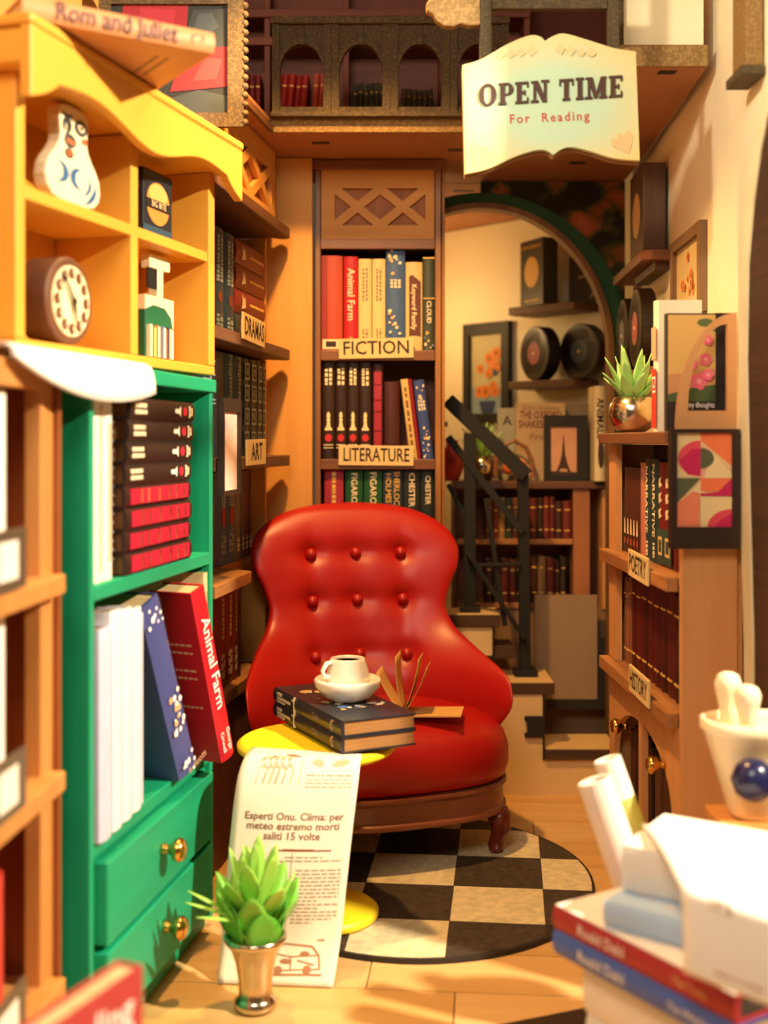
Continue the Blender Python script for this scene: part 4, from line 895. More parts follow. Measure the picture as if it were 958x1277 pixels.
def onsheet(x, y, off=.0012):
    """print space: x 0..NW from the left, y 0..NL from the top"""
    y += .036 * max(0, 1 - y / .5); u, v = min(1, max(0, x / NW)), min(1, max(0, y / NL)); e = .004
    p = NS_(u, v); du = NS_(min(1, u + e), v) - NS_(max(0, u - e), v); dv = NS_(u, min(1, v + e)) - NS_(u, max(0, v - e))
    n = du.cross(-dv).normalized()
    if n.y > 0 and abs(n.z) < .9: n = -n
    if n.z < -.2: n = -n
    return p + n * off
NINK = mat('#5a4438', .8, var=0, bump=0); NINKL = mat('#a8927e', .8, var=0, bump=0); NBR = mat('#8a4a2c', .8, var=0, bump=0)
def printtext(s, size, x, y, m, rot=0, w=None):
    me = textmesh(s, size, .018, 2, 'CENTER').copy(); me.materials.clear(); me.materials.append(m)
    xs_ = [v.co.x for v in me.vertices]; f = min(1, w / (max(xs_) - min(xs_))) if w else 1
    for v in me.vertices: v.co = onsheet(x + v.co.x * f, y - v.co.y)
    o = bpy.data.objects.new('headline', me); COL.objects.link(o); o.parent = np_
for i, s in enumerate(('Esperti Onu. Clima: per', 'meteo estremo morti', 'saliti 15 volte')): printtext(s, .023, .135, .232 + .021 * i, mat('#855a45', .8, bump=0, var=0), w=.215)
def printrects(rs, m, name='print', off=.0011):
    mb = MB()
    rs2 = []
    for (x0, x1, y0, y1) in rs:
        n = max(1, int((y1 - y0) / .008)); rs2 += [(x0, x1, y0 + (y1 - y0) * i / n, y0 + (y1 - y0) * (i + 1) / n) for i in range(n)]
    for (x0, x1, y0, y1) in rs2: mb.add([tuple(onsheet(a, b, off)) for a, b in ((x0, y1), (x1, y1), (x1, y0), (x0, y0))], [[0, 1, 2, 3]])
    mb.build(name, m, np_)
r_ = random.Random(2); rs = []
def para(x0, x1, y0, y1, lh=.0085):
    y = y0
    while y < y1:
        x = x0
        e = x1 if r_.random() > .15 else x0 + (x1 - x0) * r_.uniform(.4, .9)
        while x < e: w_ = r_.uniform(.006, .02); rs.append((x, min(x + w_, e), y, y + .0035)); x += w_ + .0035
        y += lh
para(.150, .250, .125, .160, .011); para(.125, .25, .32, .335); para(.150, .25, .35, .47); para(.03, .13, .33, .50)
printrects(rs, NINKL, 'body_text')
printrects([(.135, .1365, .05, .16), (.140, .1415, .31, .50), (.03, .25, .50, .5012)], NINKL, 'column_rule')
def printpolys(ps_, m, name='sketch', off=.0012):
    mb = MB()
    for i, pp_ in enumerate(ps_):
        A = sum(pp_[k][0] * pp_[(k + 1) % len(pp_)][1] - pp_[(k + 1) % len(pp_)][0] * pp_[k][1] for k in range(len(pp_)))
        if A > 0: pp_ = pp_[::-1]
        mb.add([tuple(onsheet(a, b, off + .00002 * i)) for a, b in pp_], [list(range(len(pp_)))])
    mb.build(name, m, np_)
def stroke(pts, w=.0012):
    return [[(a[0] - w * (b[1] - a[1]) / max(math.hypot(b[0] - a[0], b[1] - a[1]), 1e-6), a[1] + w * (b[0] - a[0]) / max(math.hypot(b[0] - a[0], b[1] - a[1]), 1e-6)), (b[0] - w * (b[1] - a[1]) / max(math.hypot(b[0] - a[0], b[1] - a[1]), 1e-6), b[1] + w * (b[0] - a[0]) / max(math.hypot(b[0] - a[0], b[1] - a[1]), 1e-6)), (b[0] + w * (b[1] - a[1]) / max(math.hypot(b[0] - a[0], b[1] - a[1]), 1e-6), b[1] - w * (b[0] - a[0]) / max(math.hypot(b[0] - a[0], b[1] - a[1]), 1e-6)), (a[0] + w * (b[1] - a[1]) / max(math.hypot(b[0] - a[0], b[1] - a[1]), 1e-6), a[1] - w * (b[0] - a[0]) / max(math.hypot(b[0] - a[0], b[1] - a[1]), 1e-6))] for a, b in zip(pts, pts[1:])]
el_ = lambda x, y, rx, ry, n=12: [(x + rx * math.cos(2 * PI * i / n) * (1 + .12 * math.sin(5 * i)), y + ry * math.sin(2 * PI * i / n) * (1 + .12 * math.cos(7 * i))) for i in range(n)]
SKL = mat('#b79c80', .8, bump=0, var=0)
pl2 = []
for x0 in (.040, .055, .068, .082, .098):       # standing figures of pencil strokes
    pl2 += stroke([(x0, .155), (x0 + .004, .125), (x0 + .010, .098), (x0 + .006, .085)]) + stroke([(x0 + .010, .098), (x0 + .022, .115), (x0 + .018, .15)]) + stroke([(x0 - .004, .112), (x0 + .012, .106), (x0 + .024, .092)]) + [el_(x0 + .008, .080, .006, .007)]
pl2 += stroke([(.035, .10), (.05, .075), (.075, .066), (.10, .072), (.125, .06)], .0016)
printpolys(pl2, SKL)
printpolys([el_(.170, .092, .013, .011), el_(.176, .098, .010, .008), el_(.222, .094, .017, .010), el_(.232, .090, .010, .010), el_(.214, .100, .012, .006)], mat('#c0a488', .8, bump=0, var=0))
printpolys([el_(.105, .055, .014, .007), el_(.120, .066, .012, .005), el_(.068, .070, .006, .005)], NBR)
printrects([(.10 + i * .0048, .1046 + i * .0048, .298 + (.003 if 3 < i < 18 else .005), .307) for i in range(26)], NBR, 'sketch', .0013)
tr_ = stroke([(.105, .585), (.110, .535), (.145, .525), (.205, .530), (.222, .548), (.228, .580), (.105, .588)], .0020) + stroke([(.11, .545), (.16, .552), (.222, .548)], .0016) + stroke([(.16, .552), (.163, .585)], .0014) + [el_(.135, .585, .011, .010), el_(.200, .582, .011, .010), el_(.150, .563, .015, .006), el_(.19, .545, .012, .005)] + stroke([(.10, .597), (.235, .593)], .0028) + stroke([(.095, .518), (.23, .515)], .0024) + stroke([(.175, .56), (.215, .57)], .0018)
printpolys(tr_, mat('#a5714c', .8, bump=0, var=0))

# ================================================================== POTTED PLANTS
LEAF = [mat('#5fae34', .4, var=.12, scale=14, bump=.02, sss=.15), mat('#7cc244', .4, var=.12, scale=14, bump=.02, sss=.15), mat('#a4d65c', .4, var=.1, scale=14, bump=.02, sss=.15)]
def leaf_mb(L, w, th, bend, fold=.25, n=8, m=6, tip=1.25):
    vs = []; fs = []
    for i in range(n + 1):
        t = i / n; ww = w * (math.sin(PI * (t ** tip * .93 + .07))) ** .8 if t < 1 else .0; ww = max(ww, .0004)
        tt = th * (1 - t * .7); x = bend * t * t; z = L * t
        for kk in range(m):
            a = 2 * PI * kk / m; yy = ww * math.cos(a); xx = x - tt * math.sin(a) - fold * (yy * yy) / max(w, 1e-4) * 1.0
            vs.append((-xx + 0, yy, z))
    for i in range(n):
        for kk in range(m): a, b = i * m + kk, i * m + (kk + 1) % m; fs.append([a, b, b + m, a + m])
    fs.append(list(range(m))[::-1]); fs.append(list(range(n * m, n * m + m)))
    return MB().add(vs, fs)
pt = P(318, 1257, 2.535)
pl_ = thing('potted_succulent', 'bushy green plastic succulent in a tall bronze vase on the floor by the drawers', 'plant', (pt.x, 2.545, .0008))
MB().lathe([(0, 0), (.036, 0), (.045, .006), (.046, .016), (.040, .024), (.0355, .03), (.036, .06), (.043, .10), (.052, .128), (.061, .139), (.066, .146), (.067, .153), (.062, .158), (.056, .155), (.052, .145), (.0, .138)], 40).build('vase', SILVER, pl_, smooth=True)
r_ = random.Random(11); n_ = 0
for ringi, (cnt, r0, z0, L, w, tilt, bd) in enumerate(((5, .038, .13, .118, .046, 12, -.005), (6, .030, .15, .140, .036, 24, -.014), (6, .020, .185, .135, .030, 30, -.014), (5, .012, .215, .135, .025, 22, -.008), (4, .004, .245, .115, .018, 9, 0))):
    for i in range(cnt):
        a = 2 * PI * (i + ringi * .5 + r_.uniform(-.15, .15)) / cnt
        M = Matrix.Rotation(a, 4, 'Z') @ Matrix.Translation((r0, 0, z0)) @ Matrix.Rotation(math.radians(tilt + r_.uniform(-7, 7)), 4, 'Y')
        o = leaf_mb(L * r_.uniform(.85, 1.08), w * r_.uniform(.85, 1.05), .006, bd).build('leaf', LEAF[min(2, (ringi + 1 + r_.randint(0, 1)) // 2)], pl_, smooth=True); o.matrix_local = M
for i, (a, el) in enumerate(((200, 62), (190, 55), (225, 66))):
    o = leaf_mb(.13, .011, .004, -.01).build('leaf', LEAF[2], pl_, smooth=True); o.matrix_local = Matrix.Rotation(math.radians(a), 4, 'Z') @ Matrix.Translation((.03, 0, .19)) @ Matrix.Rotation(math.radians(el), 4, 'Y')
MB().tube([(0, 0, .135), (0, 0, .25)], [.03, .012], 10).build('stem', LEAF[0], pl_, smooth=True)
def spiky(loc, s, label):
    p = thing('potted_aloe', label, 'plant', loc)
    MB().lathe([(0, 0), (.03 * s, 0), (.05 * s, .012 * s), (.066 * s, .045 * s), (.064 * s, .075 * s), (.050 * s, .098 * s), (.046 * s, .100 * s), (.044 * s, .096 * s), (0, .088 * s)], 32).build('pot', SILVER, p, smooth=True)
    rr = random.Random(3)
    for ri, (cnt, tl_, L) in enumerate(((9, 40, .10), (8, 26, .13), (6, 12, .145))):
        for i in range(cnt):
            o = leaf_mb(L * s * rr.uniform(.85, 1.1), .018 * s, .005 * s, -.012 * s, .1, 6, 6, .75).build('leaf', mat('#a2d27a', .4, var=.12, scale=14, bump=0, sss=.15), p, smooth=True)
            o.matrix_local = Matrix.Rotation(2 * PI * (i + ri * .4) / cnt, 4, 'Z') @ Matrix.Translation((.015 * s, 0, .088 * s)) @ Matrix.Rotation(math.radians(tl_ + rr.uniform(-5, 5)), 4, 'Y')
    return p
# ================================================================== RIGHT BOOKCASE
FR = Frame(0.648, 3.46, -PI / 2 + math.atan(0.02 / 0.76)); RL = .752; RD = .135
rc = thing('poetry_bookcase', 'orange wooden bookcase on the right with poetry and history plates', 'bookcase', FR.o, FR.r)
ORW = mat('#cf9560', .6, kind='wood', hex2='#c68a54', scale=2)
SR = [1.222, .892, .585]
MB().box(0, .085, 0.0, .018, .585, 1.190).build('front_panel', ORW, rc)            # broad far stile
MB().box(0, .018, 0.0185, RD, 0, 1.190).build('side_panel', ORW, rc)
MB().box(RL - .012, RL, 0.0, RD + .006, 0, 1.222).build('side_panel', ORW, rc, bev=.0015)
MB().box(.02, RL - .013, RD - .012, RD, 0, 1.19).build('back_panel', mat('#6a3a24', .6, kind='wood', scale=2), rc)
SHM = mat('#b07a48', .5, kind='wood', hex2='#8c5a34', scale=3, stretch=(.9, 9, 9))
MB().box(-.01, RL - .013, -.03, RD, 1.192, 1.222).build('shelf', mat('#7d4c30', .5, kind='wood', hex2='#683c26', scale=3, stretch=(.9, 9, 9)), rc, bev=.003)
for zz in (.892, .585): MB().box(.0, RL - .013, -.03, -.0005, zz - .034, zz).box(.0855, RL - .013, 0, RD - .0125, zz - .02, zz).build('shelf', SHM, rc, bev=.003)
# lower front with two arched openings and doors' knobs
def archfront(x0, x1, h, s):
    mb = MB(); w = x1 - x0; m_ = w * .17; n = 10; top = h * .87; rx = w - m_ * (1.25); zs = h * .60
    # quarter arch opening, high side at s
    pts = []
    for i in range(n + 1):
        a = PI / 2 * i / n; u = m_ + rx * (1 - math.cos(a)) if s < 0 else m_ + rx * math.cos(PI / 2 - a) * 0 + rx * (1 - math.cos(a))
        pts.append((u, zs + (top - zs) * math.sin(a)))
    ox = lambda u: x0 + u if s < 0 else x1 - u
    lo = .10
    # outer stile, top field above the arch, bottom rail, inner stile
    A = [(ox(0), 0), (ox(m_), 0), (ox(m_), zs), (ox(0), zs)]
    mb.prism(A, 0, .016); mb.prism([(ox(m_), 0), (ox(w), 0), (ox(w), lo), (ox(m_), lo)], 0, .016)
    mb.prism([(ox(m_ + rx), lo), (ox(w), lo), (ox(w), h), (ox(m_ + rx), h)], 0, .016)
    for i in range(n):
        (a, b), (c, d) = pts[i], pts[i + 1]; mb.prism([(ox(a), b), (ox(c), d), (ox(c), h), (ox(a), h)], 0, .016)
    mb.prism([(ox(0), zs), (ox(m_), zs), (ox(m_), h), (ox(0), h)], 0, .016)
    return mb
for i, (x0, x1, s) in enumerate(((.004, .372, -1), (.376, RL - .014, 1))):
    d = archfront(x0, x1, .55, s).build('door', ORW, rc); d['label'] = 'arched cabinet door'
    xk, zk = FR.hit((790, 806)[i], 918, -.012)
    kx = FR.hit((769, 814)[i], 920, -.03)[0]
    MB().lathe([(0, 0), (.009, 0), (.009, .008), (.006, .014), (.018, .022), (.022, .034), (.015, .044), (0, .047)], 18).build('knob', GOLD, d, smooth=True, loc=(kx, -.0002, .435), rot=(PI / 2, 0, 0))['label'] = 'round brass knob'
x1, z1 = FR.hit(798, 707, -.032); plate(rc, 'POETRY', x1, z1, .20, .066, -.032, .03)
x1, z1 = FR.hit(799, 855, -.032); plate(rc, 'HISTORY', x1, z1, .20, .066, -.032, .02)
def rrow(zf, xs, hs, cols, desc, shelf, grp, decs, y=.022):
    for i in range(len(xs) - 1):
        book(FR, (xs[i] + xs[i + 1]) / 2, zf + .0008, xs[i + 1] - xs[i] - .002, hs[i % len(hs)], .085, cols[i % len(cols)], desc[i % len(desc)] + ', %s from the far end of the %s' % (ORD[i], shelf), grp, y=y, decor=decs[i % len(decs)])
fx = lambda p, py=640: FR.hit(p, py, .022)[0]
tri = [('p', [('#e8d0a8', [(-.3, .22), (.3, .22), (.12, .40), (-.12, .40)]), ('#a04a38', [(-.3, .10), (.3, .10), (.3, .17), (-.3, .17)])])]
xs = [.088] + [fx(p) for p in (781, 785, 789, 793, 797)]
xs = [.088 + (xs[-1] - .088) * i / 5 for i in range(6)] + [fx(803), fx(811), fx(820), fx(828), fx(838)] + [RL - .10, RL - .016]
tc_ = [('t', 'NARRATIVE', .5, .6, TI), ('r', TI, pseudo(.05, .2, 1, .3, 4, 1))]
mc_ = [('p', [('#e0c8a0', [(-.2, z), (.3, z + .03), (.0, z + .06), (.25, z + .11), (-.25, z + .09)]) for z in (.75, .6, .45)] + [('#2a4640', [(-.5, .02), (.5, .02), (.5, .36), (-.5, .36)]), ('#d8b87a', [(-.3, .10), (.3, .10), (.3, .28), (-.3, .28)]), ('#2a4640', [(-.2, .13), (.2, .13), (.2, .25), (-.2, .25)])])]
rrow(.892, xs, [.235] * 5 + [.25, .262, .262, .255, .255, .25, .25], ['#4a2418'] * 5 + ['#b8705a', '#1f3a3a', '#1f3a3a', '#6c1a1a', '#6c1a1a', '#5a1616', '#4a1414'], ['thin brown book with pale mark'] * 5 + ['slim pink brown book', 'dark teal book with pale capitals', 'dark teal book with pale capitals', 'maroon book with pale birds', 'maroon book with pale birds', 'plain maroon book', 'plain maroon book'], 'poetry shelf', 'books on the poetry shelf', [tri] * 5 + [(), tc_, tc_, mc_, mc_, (), ()])
xs = [.09, .115, .14, .165] + [.165 + (RL - .02 - .165) * i / 9 for i in range(1, 10)]
rrow(.585, xs, [.235, .228, .24, .25, .246, .252, .25, .248, .25, .252, .25, .25], ['#7a4a34', '#8a5a40', '#7a4a34'] + ['#4a1210', '#541612', '#3a0e10', '#4e1410', '#471018', '#3c0f12', '#501512', '#2a0e16', '#340f14'], ['thin tan book'] * 3 + ['glossy dark maroon book'] * 9, 'history shelf', 'books on the history shelf', [[('r', TGOLD, [(-.3, .3, .15, .17), (-.3, .3, .8, .82)])]])
xs = [.12 + .045 * i for i in range(13)]
rrow(0.002, xs, [.40, .42, .41], ['#4a2a1a', '#3a2218', '#5a3420', '#43271a'], ['dark brown tall book'], 'cabinet below the history shelf', 'tall books behind the arched doors', [()], y=.03)

# near end panel with quarter arch at its top
FE = Frame(0.664, 2.694, 0)
ep = thing('arched_board', 'orange end board of the right bookcase with a quarter-arch opening at its top', 'panel', FE.o, 0)
EW = .127
MB().box(.006, EW, 0, .0125, 0, 1.19).build('board', ORW, ep)
def qarch():
    mb = MB(); n = 16; x0, x1 = -.010, EW; zb, zt = 1.191, 1.488
    ox = [(x1 - (x1 - x0) * math.cos(PI / 2 * i / n), 1.225 + (zt - 1.225) * math.sin(PI / 2 * i / n)) for i in range(n + 1)]
    ix = [(x1 - .022 - (x1 - .022 - x0 - .027) * math.cos(PI / 2 * i / n), 1.268 + (1.462 - 1.268) * math.sin(PI / 2 * i / n)) for i in range(n + 1)]
    for i in range(n): mb.prism([ox[i], ix[i], ix[i + 1], ox[i + 1]], 0, .0125)
    mb.prism([(x0, zb), (x1, zb), (x1, 1.268), ix[0], ox[0]], 0, .0125)
    mb.prism([(x1 - .022, 1.268), (x1, 1.268), (x1, zt), (x1 - .022, 1.462)], 0, .0125); return mb
qarch().build('quarter_arch', ORW, ep)
# abstract picture hung on the end board
Yq = 2.672; a = P(836, 684, Yq); b = P(921, 535, Yq)
af = thing('abstract_picture', 'dark framed abstract picture of pink circles on the right end board', 'picture', ((a.x + b.x) / 2, Yq, (a.z + b.z) / 2))
w2, h2 = (b.x - a.x) / 2, (b.z - a.z) / 2
i0x, i1x = P(843, 0, Yq).x - af.location.x, P(912, 0, Yq).x - af.location.x; i0z, i1z = P(0, 657, Yq).z - af.location.z, P(0, 540, Yq).z - af.location.z
DF = mat('#2e1a10', .5)
MB().box(-w2, w2, -.012, .020, -h2, i0z).box(-w2, w2, -.012, .020, i1z, h2).box(-w2, i0x, -.012, .020, i0z, i1z).box(i1x, w2, -.012, .020, i0z, i1z).build('frame', DF, af)
MB().box(i0x, i1x, -.003, .019, i0z, i1z).build('picture', mat('#e8c890', .6, bump=0, var=.03), af)
u = lambda x, y: (i0x + (i1x - i0x) * x, i1z + (i0z - i1z) * y)
def arcp(cx, cy, rx, ry, a0, a1, n=18): return [u(cx + rx * math.cos(math.radians(a0 + (a1 - a0) * i / n)), cy - ry * math.sin(math.radians(a0 + (a1 - a0) * i / n))) for i in range(n + 1)]
PK, MG, OR_, CRM, GRN, SAL, GY = '#e0485a', '#c81c58', '#f0784a', '#ecd09c', '#5a5c40', '#e88260', '#e0b088'
flatart(af, [(OR_, [u(.44, 0), u(1, 0), u(1, .35), u(.44, .08)]), ('#e8a890', [u(.44, .13), u(.62, .18), u(1, .4), u(1, .48), u(.44, .48)]), (CRM, [u(.65, .2), u(1, .42), u(1, .48), u(.5, .48)]), (PK, arcp(.44, .27, .41, .19, 90, 270)), (MG, [u(.05, .30), u(.28, .17), u(.44, .17), u(.44, .46), u(.2, .44)]), (GRN, arcp(.44, .27, .24, .11, -90, 90) + [u(.44, .17)]),
    (GRN, [u(0, .48), u(.44, .48), u(0, .75)]), (OR_, [u(.44, .48), u(1, .48), u(.85, .62), u(.44, .62)]), (CRM, [u(.3, .62), u(.44, .5), u(.44, .62), u(.75, .64), u(.44, .65)]), (MG, [u(1, .48), u(1, .67), u(.44, .67), u(.44, .64), u(.75, .63)]), (SAL, [u(0, .76), u(.3, .62), u(.42, .64), u(.42, 1), u(0, 1)]), (CRM, [u(.44, .68), u(1, .68), u(1, 1), u(.44, 1)]), (PK, arcp(1, 1, .44, .19, 90, 180) + [u(1, 1)]), (MG, [u(.78, .93), u(1, .86), u(1, 1), u(.7, 1)])], -.0033)
# things standing on top of the right bookcase
ZT = 1.2226
q = FR.pt(.07, .05, 0)
pp = P(789, 540, 3.33); spiky((pp.x, 3.33, ZT), 1.0, 'spiky green plant in a round silver pot on the right bookcase')
FC = Frame(0.695, 2.96, 0, 0)
b_ = book(Frame(0.658, 2.93, -PI / 2), 0, ZT, .05, .318, .11, '#e8ddc4', 'white book with a red spine block leaning on the right wall above the poetry shelf', None, y=-.0, decor=[('p', [('#c8301c', [(-.5, .03), (.5, .03), (.5, .48), (-.5, .48)]), ('#d8a080', [(-.5, .55), (.5, .55), (.5, .8), (-.5, .8)])]), ('t', 'DI', .9, .36, WHITEP)])
fc = thing('flower_card', 'dark card painted with pink blossoms behind the quarter-arch opening', 'card', (0.650, 2.77, ZT), 0)
MB().box(.0, .150, 0, .022, 0, .272).build('card', mat('#3a2c1c', .6), fc, bev=.001)
fl_ = lambda x, z, r: [('#e86a80', disc_pts(x + r * .7 * math.cos(t), z + r * .7 * math.sin(t), r * .6, 8)) for t in (0, 1.26, 2.5, 3.8, 5)] + [('#f0a0a0', disc_pts(x, z, r * .4, 8))]
sh = [('#d8a860', [(.004, .07), (.149, .07), (.149, .268), (.004, .268)]), ('#c88a5a', [(.004, .07), (.149, .07), (.149, .15), (.004, .13)]), ('#4a5a30', [(.004, .06), (.12, .06), (.13, .11), (.06, .10), (.004, .085)]), ('#5a6a38', disc_pts(.09, .25, .02, 8, .01)), ('#5a6a38', disc_pts(.115, .24, .016, 8, .012))]
for x, z, r in ((.075, .115, .016), (.060, .155, .011), (.09, .165, .012), (.095, .21, .010), (.095, .13, .011)): sh += fl_(x, z, r)
sh += [('#2a1a12', [(.0, .0), (.150, .0), (.150, .068), (.0, .068)]), ('#1c100c', [(.112, .0), (.150, .0), (.150, .272), (.112, .272)])]  # right strip paints in the dark void of the opening
flatart(fc, sh, -.0003)
text(fc, 'my thoughts', .018, .078, -.011, .060, WHITEP, fit=.062)
# framed flower picture hung on the right wall
FW = Frame(wx(4.3), 4.3, -PI / 2 - math.atan(.047))
xa, za_ = FW.hit(838, 300, -.016); xb, zb_ = FW.hit(875, 262, -.016)
pf = thing('flower_picture', 'brown framed orange flower picture hanging on the cream right wall', 'picture', FW.pt((xa + xb) / 2, -.001, 1.655), FW.r)
hw, hh = (xb - xa) / 2, .118
MB().box(-hw, hw, -.02, -.0002, -hh, -hh + .03).box(-hw, hw, -.02, -.0002, hh - .03, hh).box(-hw, -hw + .035, -.02, -.0002, -hh + .03, hh - .03).box(hw - .035, hw, -.02, -.0002, -hh + .03, hh - .03).build('frame', mat('#7a5a38', .5, kind='wood', scale=4), pf)
MB().box(-hw + .035, hw - .035, -.008, -.0004, -hh + .03, hh - .03).build('picture', mat('#cdb886', .6, bump=0), pf)
sh = []
rr = random.Random(9)
for i in range(12): x, z, r = rr.uniform(-.09, .09), rr.uniform(-.05, .06), rr.uniform(.012, .02); sh += [('#d8802c', disc_pts(x, z, r, 9, r * .9)), ('#8a4a1c', disc_pts(x, z, r * .45, 8))]
flatart(pf, sh, -.0083)
# shelves with records on the right wall
def wshelf(x0, x1, z, d, lab, t=.03):
    o = thing('wall_shelf', lab, 'shelf', FW.pt(0, 0, 0), FW.r)
    r = .035; pts = [(x0, -.001), (x0, -d), (x1 - r, -d)] + [(x1 - r + r * math.sin(PI / 2 * i / 6), -d + r - r * math.cos(PI / 2 * i / 6)) for i in range(1, 7)] + [(x1, -.001)]
    MB().prism(pts, z, z + t, axis='z').build('board', mat('#8a5438', .5, kind='wood', hex2='#744630', scale=3, stretch=(.9, 9, 9)), o, bev=.003)
    MB().box(x0 + .2, x1 - .04, -d * .5, -.0012, z - .025, z - .0005).build('bracket', DKWOOD, o); return o
x1s = FW.hit(838, 300, -.001)[0]
wshelf(.1, x1s, 1.742, .088, 'upper rounded wall shelf high on the cream right wall holding the record box')
wshelf(.1, x1s - .02, 1.395, .088, 'lower rounded wall shelf on the cream right wall holding two records')
rb = thing('record_box', 'brown box with a pale disc on the upper right wall shelf', 'box', FW.pt(x1s - .17, -.045, 1.7727), FW.r)
MB().box(-.125, .125, -.033, .035, 0, .27).build('box', mat('#5a3a24', .5, kind='wood', scale=4), rb, bev=.003)
flatart(rb, [('#d8b070', disc_pts(0, .13, .07, 24))], -.0335)
def record(M, lab, col, R=.105, t=.05):
    o = thing('record', lab, 'record', M=M, group=None)
    MB().lathe([(0, 0), (R - .004, 0), (R, .004), (R, t - .004), (R - .004, t), (0, t)], 44, M=Matrix.Translation((0, 0, R)) @ Matrix.Rotation(-PI / 2, 4, 'X')).build('disc', mat('#241a14', .35, var=.2), o)
    mb = MB()
    for q in (.55, .66, .77, .88): mb.lathe([(R * q, -.0015), (R * q + .0035, -.0015), (R * q + .0035, .0005), (R * q, .0005), (R * q, -.0015)], 44, M=Matrix.Translation((0, 0, R)) @ Matrix.Rotation(-PI / 2, 4, 'X'))
    mb.build('groove_ring', mat('#3a2c24', .3), o)
    MB().lathe([(0, -.002), (R * .42, -.002), (R * .42, .0005), (0, .0005)], 32, M=Matrix.Translation((0, 0, R)) @ Matrix.Rotation(-PI / 2, 4, 'X')).build('label_disc', mat(col, .5), o)
    MB().lathe([(0, -.004), (.006, -.004), (.006, -.0021), (0, -.0021)], 12, M=Matrix.Translation((0, 0, R)) @ Matrix.Rotation(-PI / 2, 4, 'X')).build('hub', mat('#f0d8b0', .4), o)
    return o
record(FW.M(x1s - .16, -.084, 1.4257), 'black record with a red label standing on the lower right wall shelf', '#a03030', .125)
record(FW.M(x1s - .43, -.084, 1.4257), 'black record with a grey label farther along the lower right wall shelf', '#4a5458', .125)
# dark wooden arch board and bracket near the camera on the right wall
n = 20
def curve(off): # (local x towards camera, z)
    base = FW.hit(941, 800, -.02)[0]
    pts = []
    for py in [1000, 800, 600, 450, 330, 250, 190, 150, 120, 60, 0, -60]:
        px_ = {1000: 940, 800: 939, 600: 934, 450: 931, 330: 933, 250: 940, 190: 948, 150: 956, 120: 964, 60: 985, 0: 1015, -60: 1050}[py]
        pts.append(FW.hit(px_ + off, py, -.02))
    return pts
c0 = curve(2); c1 = curve(-9)
bp = thing('arch_board', 'dark brown ribbed board with a cream curved edge at the right border', 'board', FW.o, FW.r)
x_end = FW.hit(968, 700, -.02)[0]
mb = MB()
for (a, b), (c, d) in zip(c0, c0[1:]):
    if a < x_end: mb.prism([(a, b), (x_end, b), (x_end, d), (min(c, x_end - .001), d)], -.02, -.001)
mb.build('board', mat('#4a2a18', .7, kind='wood', hex2='#331b0e', scale=3, stretch=(1, 9, 30), bump=.4), bp)
mb = MB()
for p, q_, r_, s_ in zip(c1, c0, c0[1:], c1[1:]): mb.prism([p, q_, r_, s_], -.024, -.001)
mb.build('cream_edge', mat('#efe0b8', .7), bp)
br = thing('wall_bracket', 'speckled stone block projecting from the top of the right wall', 'bracket', (0, 0, 0))
a = P(920, 92, 2.62); xx = wx(2.545)
br.location = (a.x, 2.56, a.z)
MB().box(0, xx - a.x - .002, .0, .10, .0, .5).build('block', STONEL, br, bev=.004)
MB().box(-.012, xx - a.x - .002, -.01, .11, -.022, -.001).build('foot', STONE, br, bev=.003)

# ================================================================== STAIRS, RAILING, ALCOVE
st = thing('staircase', 'cream stairs with dark treads rising left behind the red armchair', 'stairs', (0.5, 4.2, 0))
so = st.location
TRD = mat('#4a3018', .6, kind='wood', hex2='#3a2412', scale=3, stretch=(.9, 9, 9)); TOPC = mat('#d3b27c', .6, var=.06, bump=.03); SIDE = mat('#d6b684', .65, var=.05, bump=.03)
def tread(px0, px1, ytop, ybot, Y0, Y1, side=True, i=0):
    a = P(px0, ytop, Y0); b = P(px1, ybot, Y0)
    t = MB().box(a.x - so.x, b.x - so.x, Y0 - so.y, Y1 - so.y, b.z, a.z - .003).build('tread', TRD, st, bev=.002)
    MB().box(a.x - so.x + .003, b.x - so.x - .003, Y0 - so.y + .004, Y1 - so.y - .003, a.z - .0028, a.z).build('tread_top', TOPC, t)
    return a, b
a, b = tread(680, 772, 934, 948, 4.06, 4.27)
MB().box(b.x - so.x - .3, b.x - so.x, 4.075 - so.y, 4.27 - so.y, 0, b.z - .001).build('riser_block', SIDE, st)
a, b = tread(614, 692, 851, 866, 4.07, 4.31)
MB().box(.208 - so.x, P(677, 0, 4.085).x - so.x, 4.085 - so.y, 4.31 - so.y, 0.12, b.z - .001).build('side_panel', SIDE, st)
MB().box(.208 - so.x, P(679, 0, 4.08).x - so.x, 4.076 - so.y, 4.0845 - so.y, 0.0, b.z - .001).build('stringer', SIDE, st)
MB().box(P(676.6, 0, 4.08).x - so.x, P(679, 0, 4.08).x - so.x, 4.07 - so.y, 4.0755 - so.y, P(0, 948, 4.07).z, b.z - .001).build('dark_joint', BLACK, st)
a, b = tread(555, 624, 766, 782, 4.14, 4.31)
MB().box(.2085 - so.x, P(614, 0, 4.15).x - so.x, 4.15 - so.y, 4.31 - so.y, .46, b.z - .001).build('side_panel', SIDE, st)
MB().box(P(614, 0, 4.15).x - so.x, P(616, 0, 4.15).x - so.x, 4.143 - so.y, 4.149 - so.y, .46, b.z - .001).build('dark_joint', BLACK, st)
a = P(612, 806, 4.16); b = P(642, 822, 4.16)
MB().box(a.x - so.x, b.x - so.x, 4.16 - so.y, 4.31 - so.y, b.z, a.z).build('tread', TRD, st, bev=.002)
sk = P(670, 908, 4.05)
MB().box(-.022, .03, -.012, .0, -.036, .036).box(-.030, -.022, -.010, -.002, .02, .036).box(-.030, -.022, -.010, -.002, -.036, -.02).build('socket_block', BLACK, st, bev=.002, loc=(sk.x - so.x - .01, 4.0755 - so.y, sk.z))
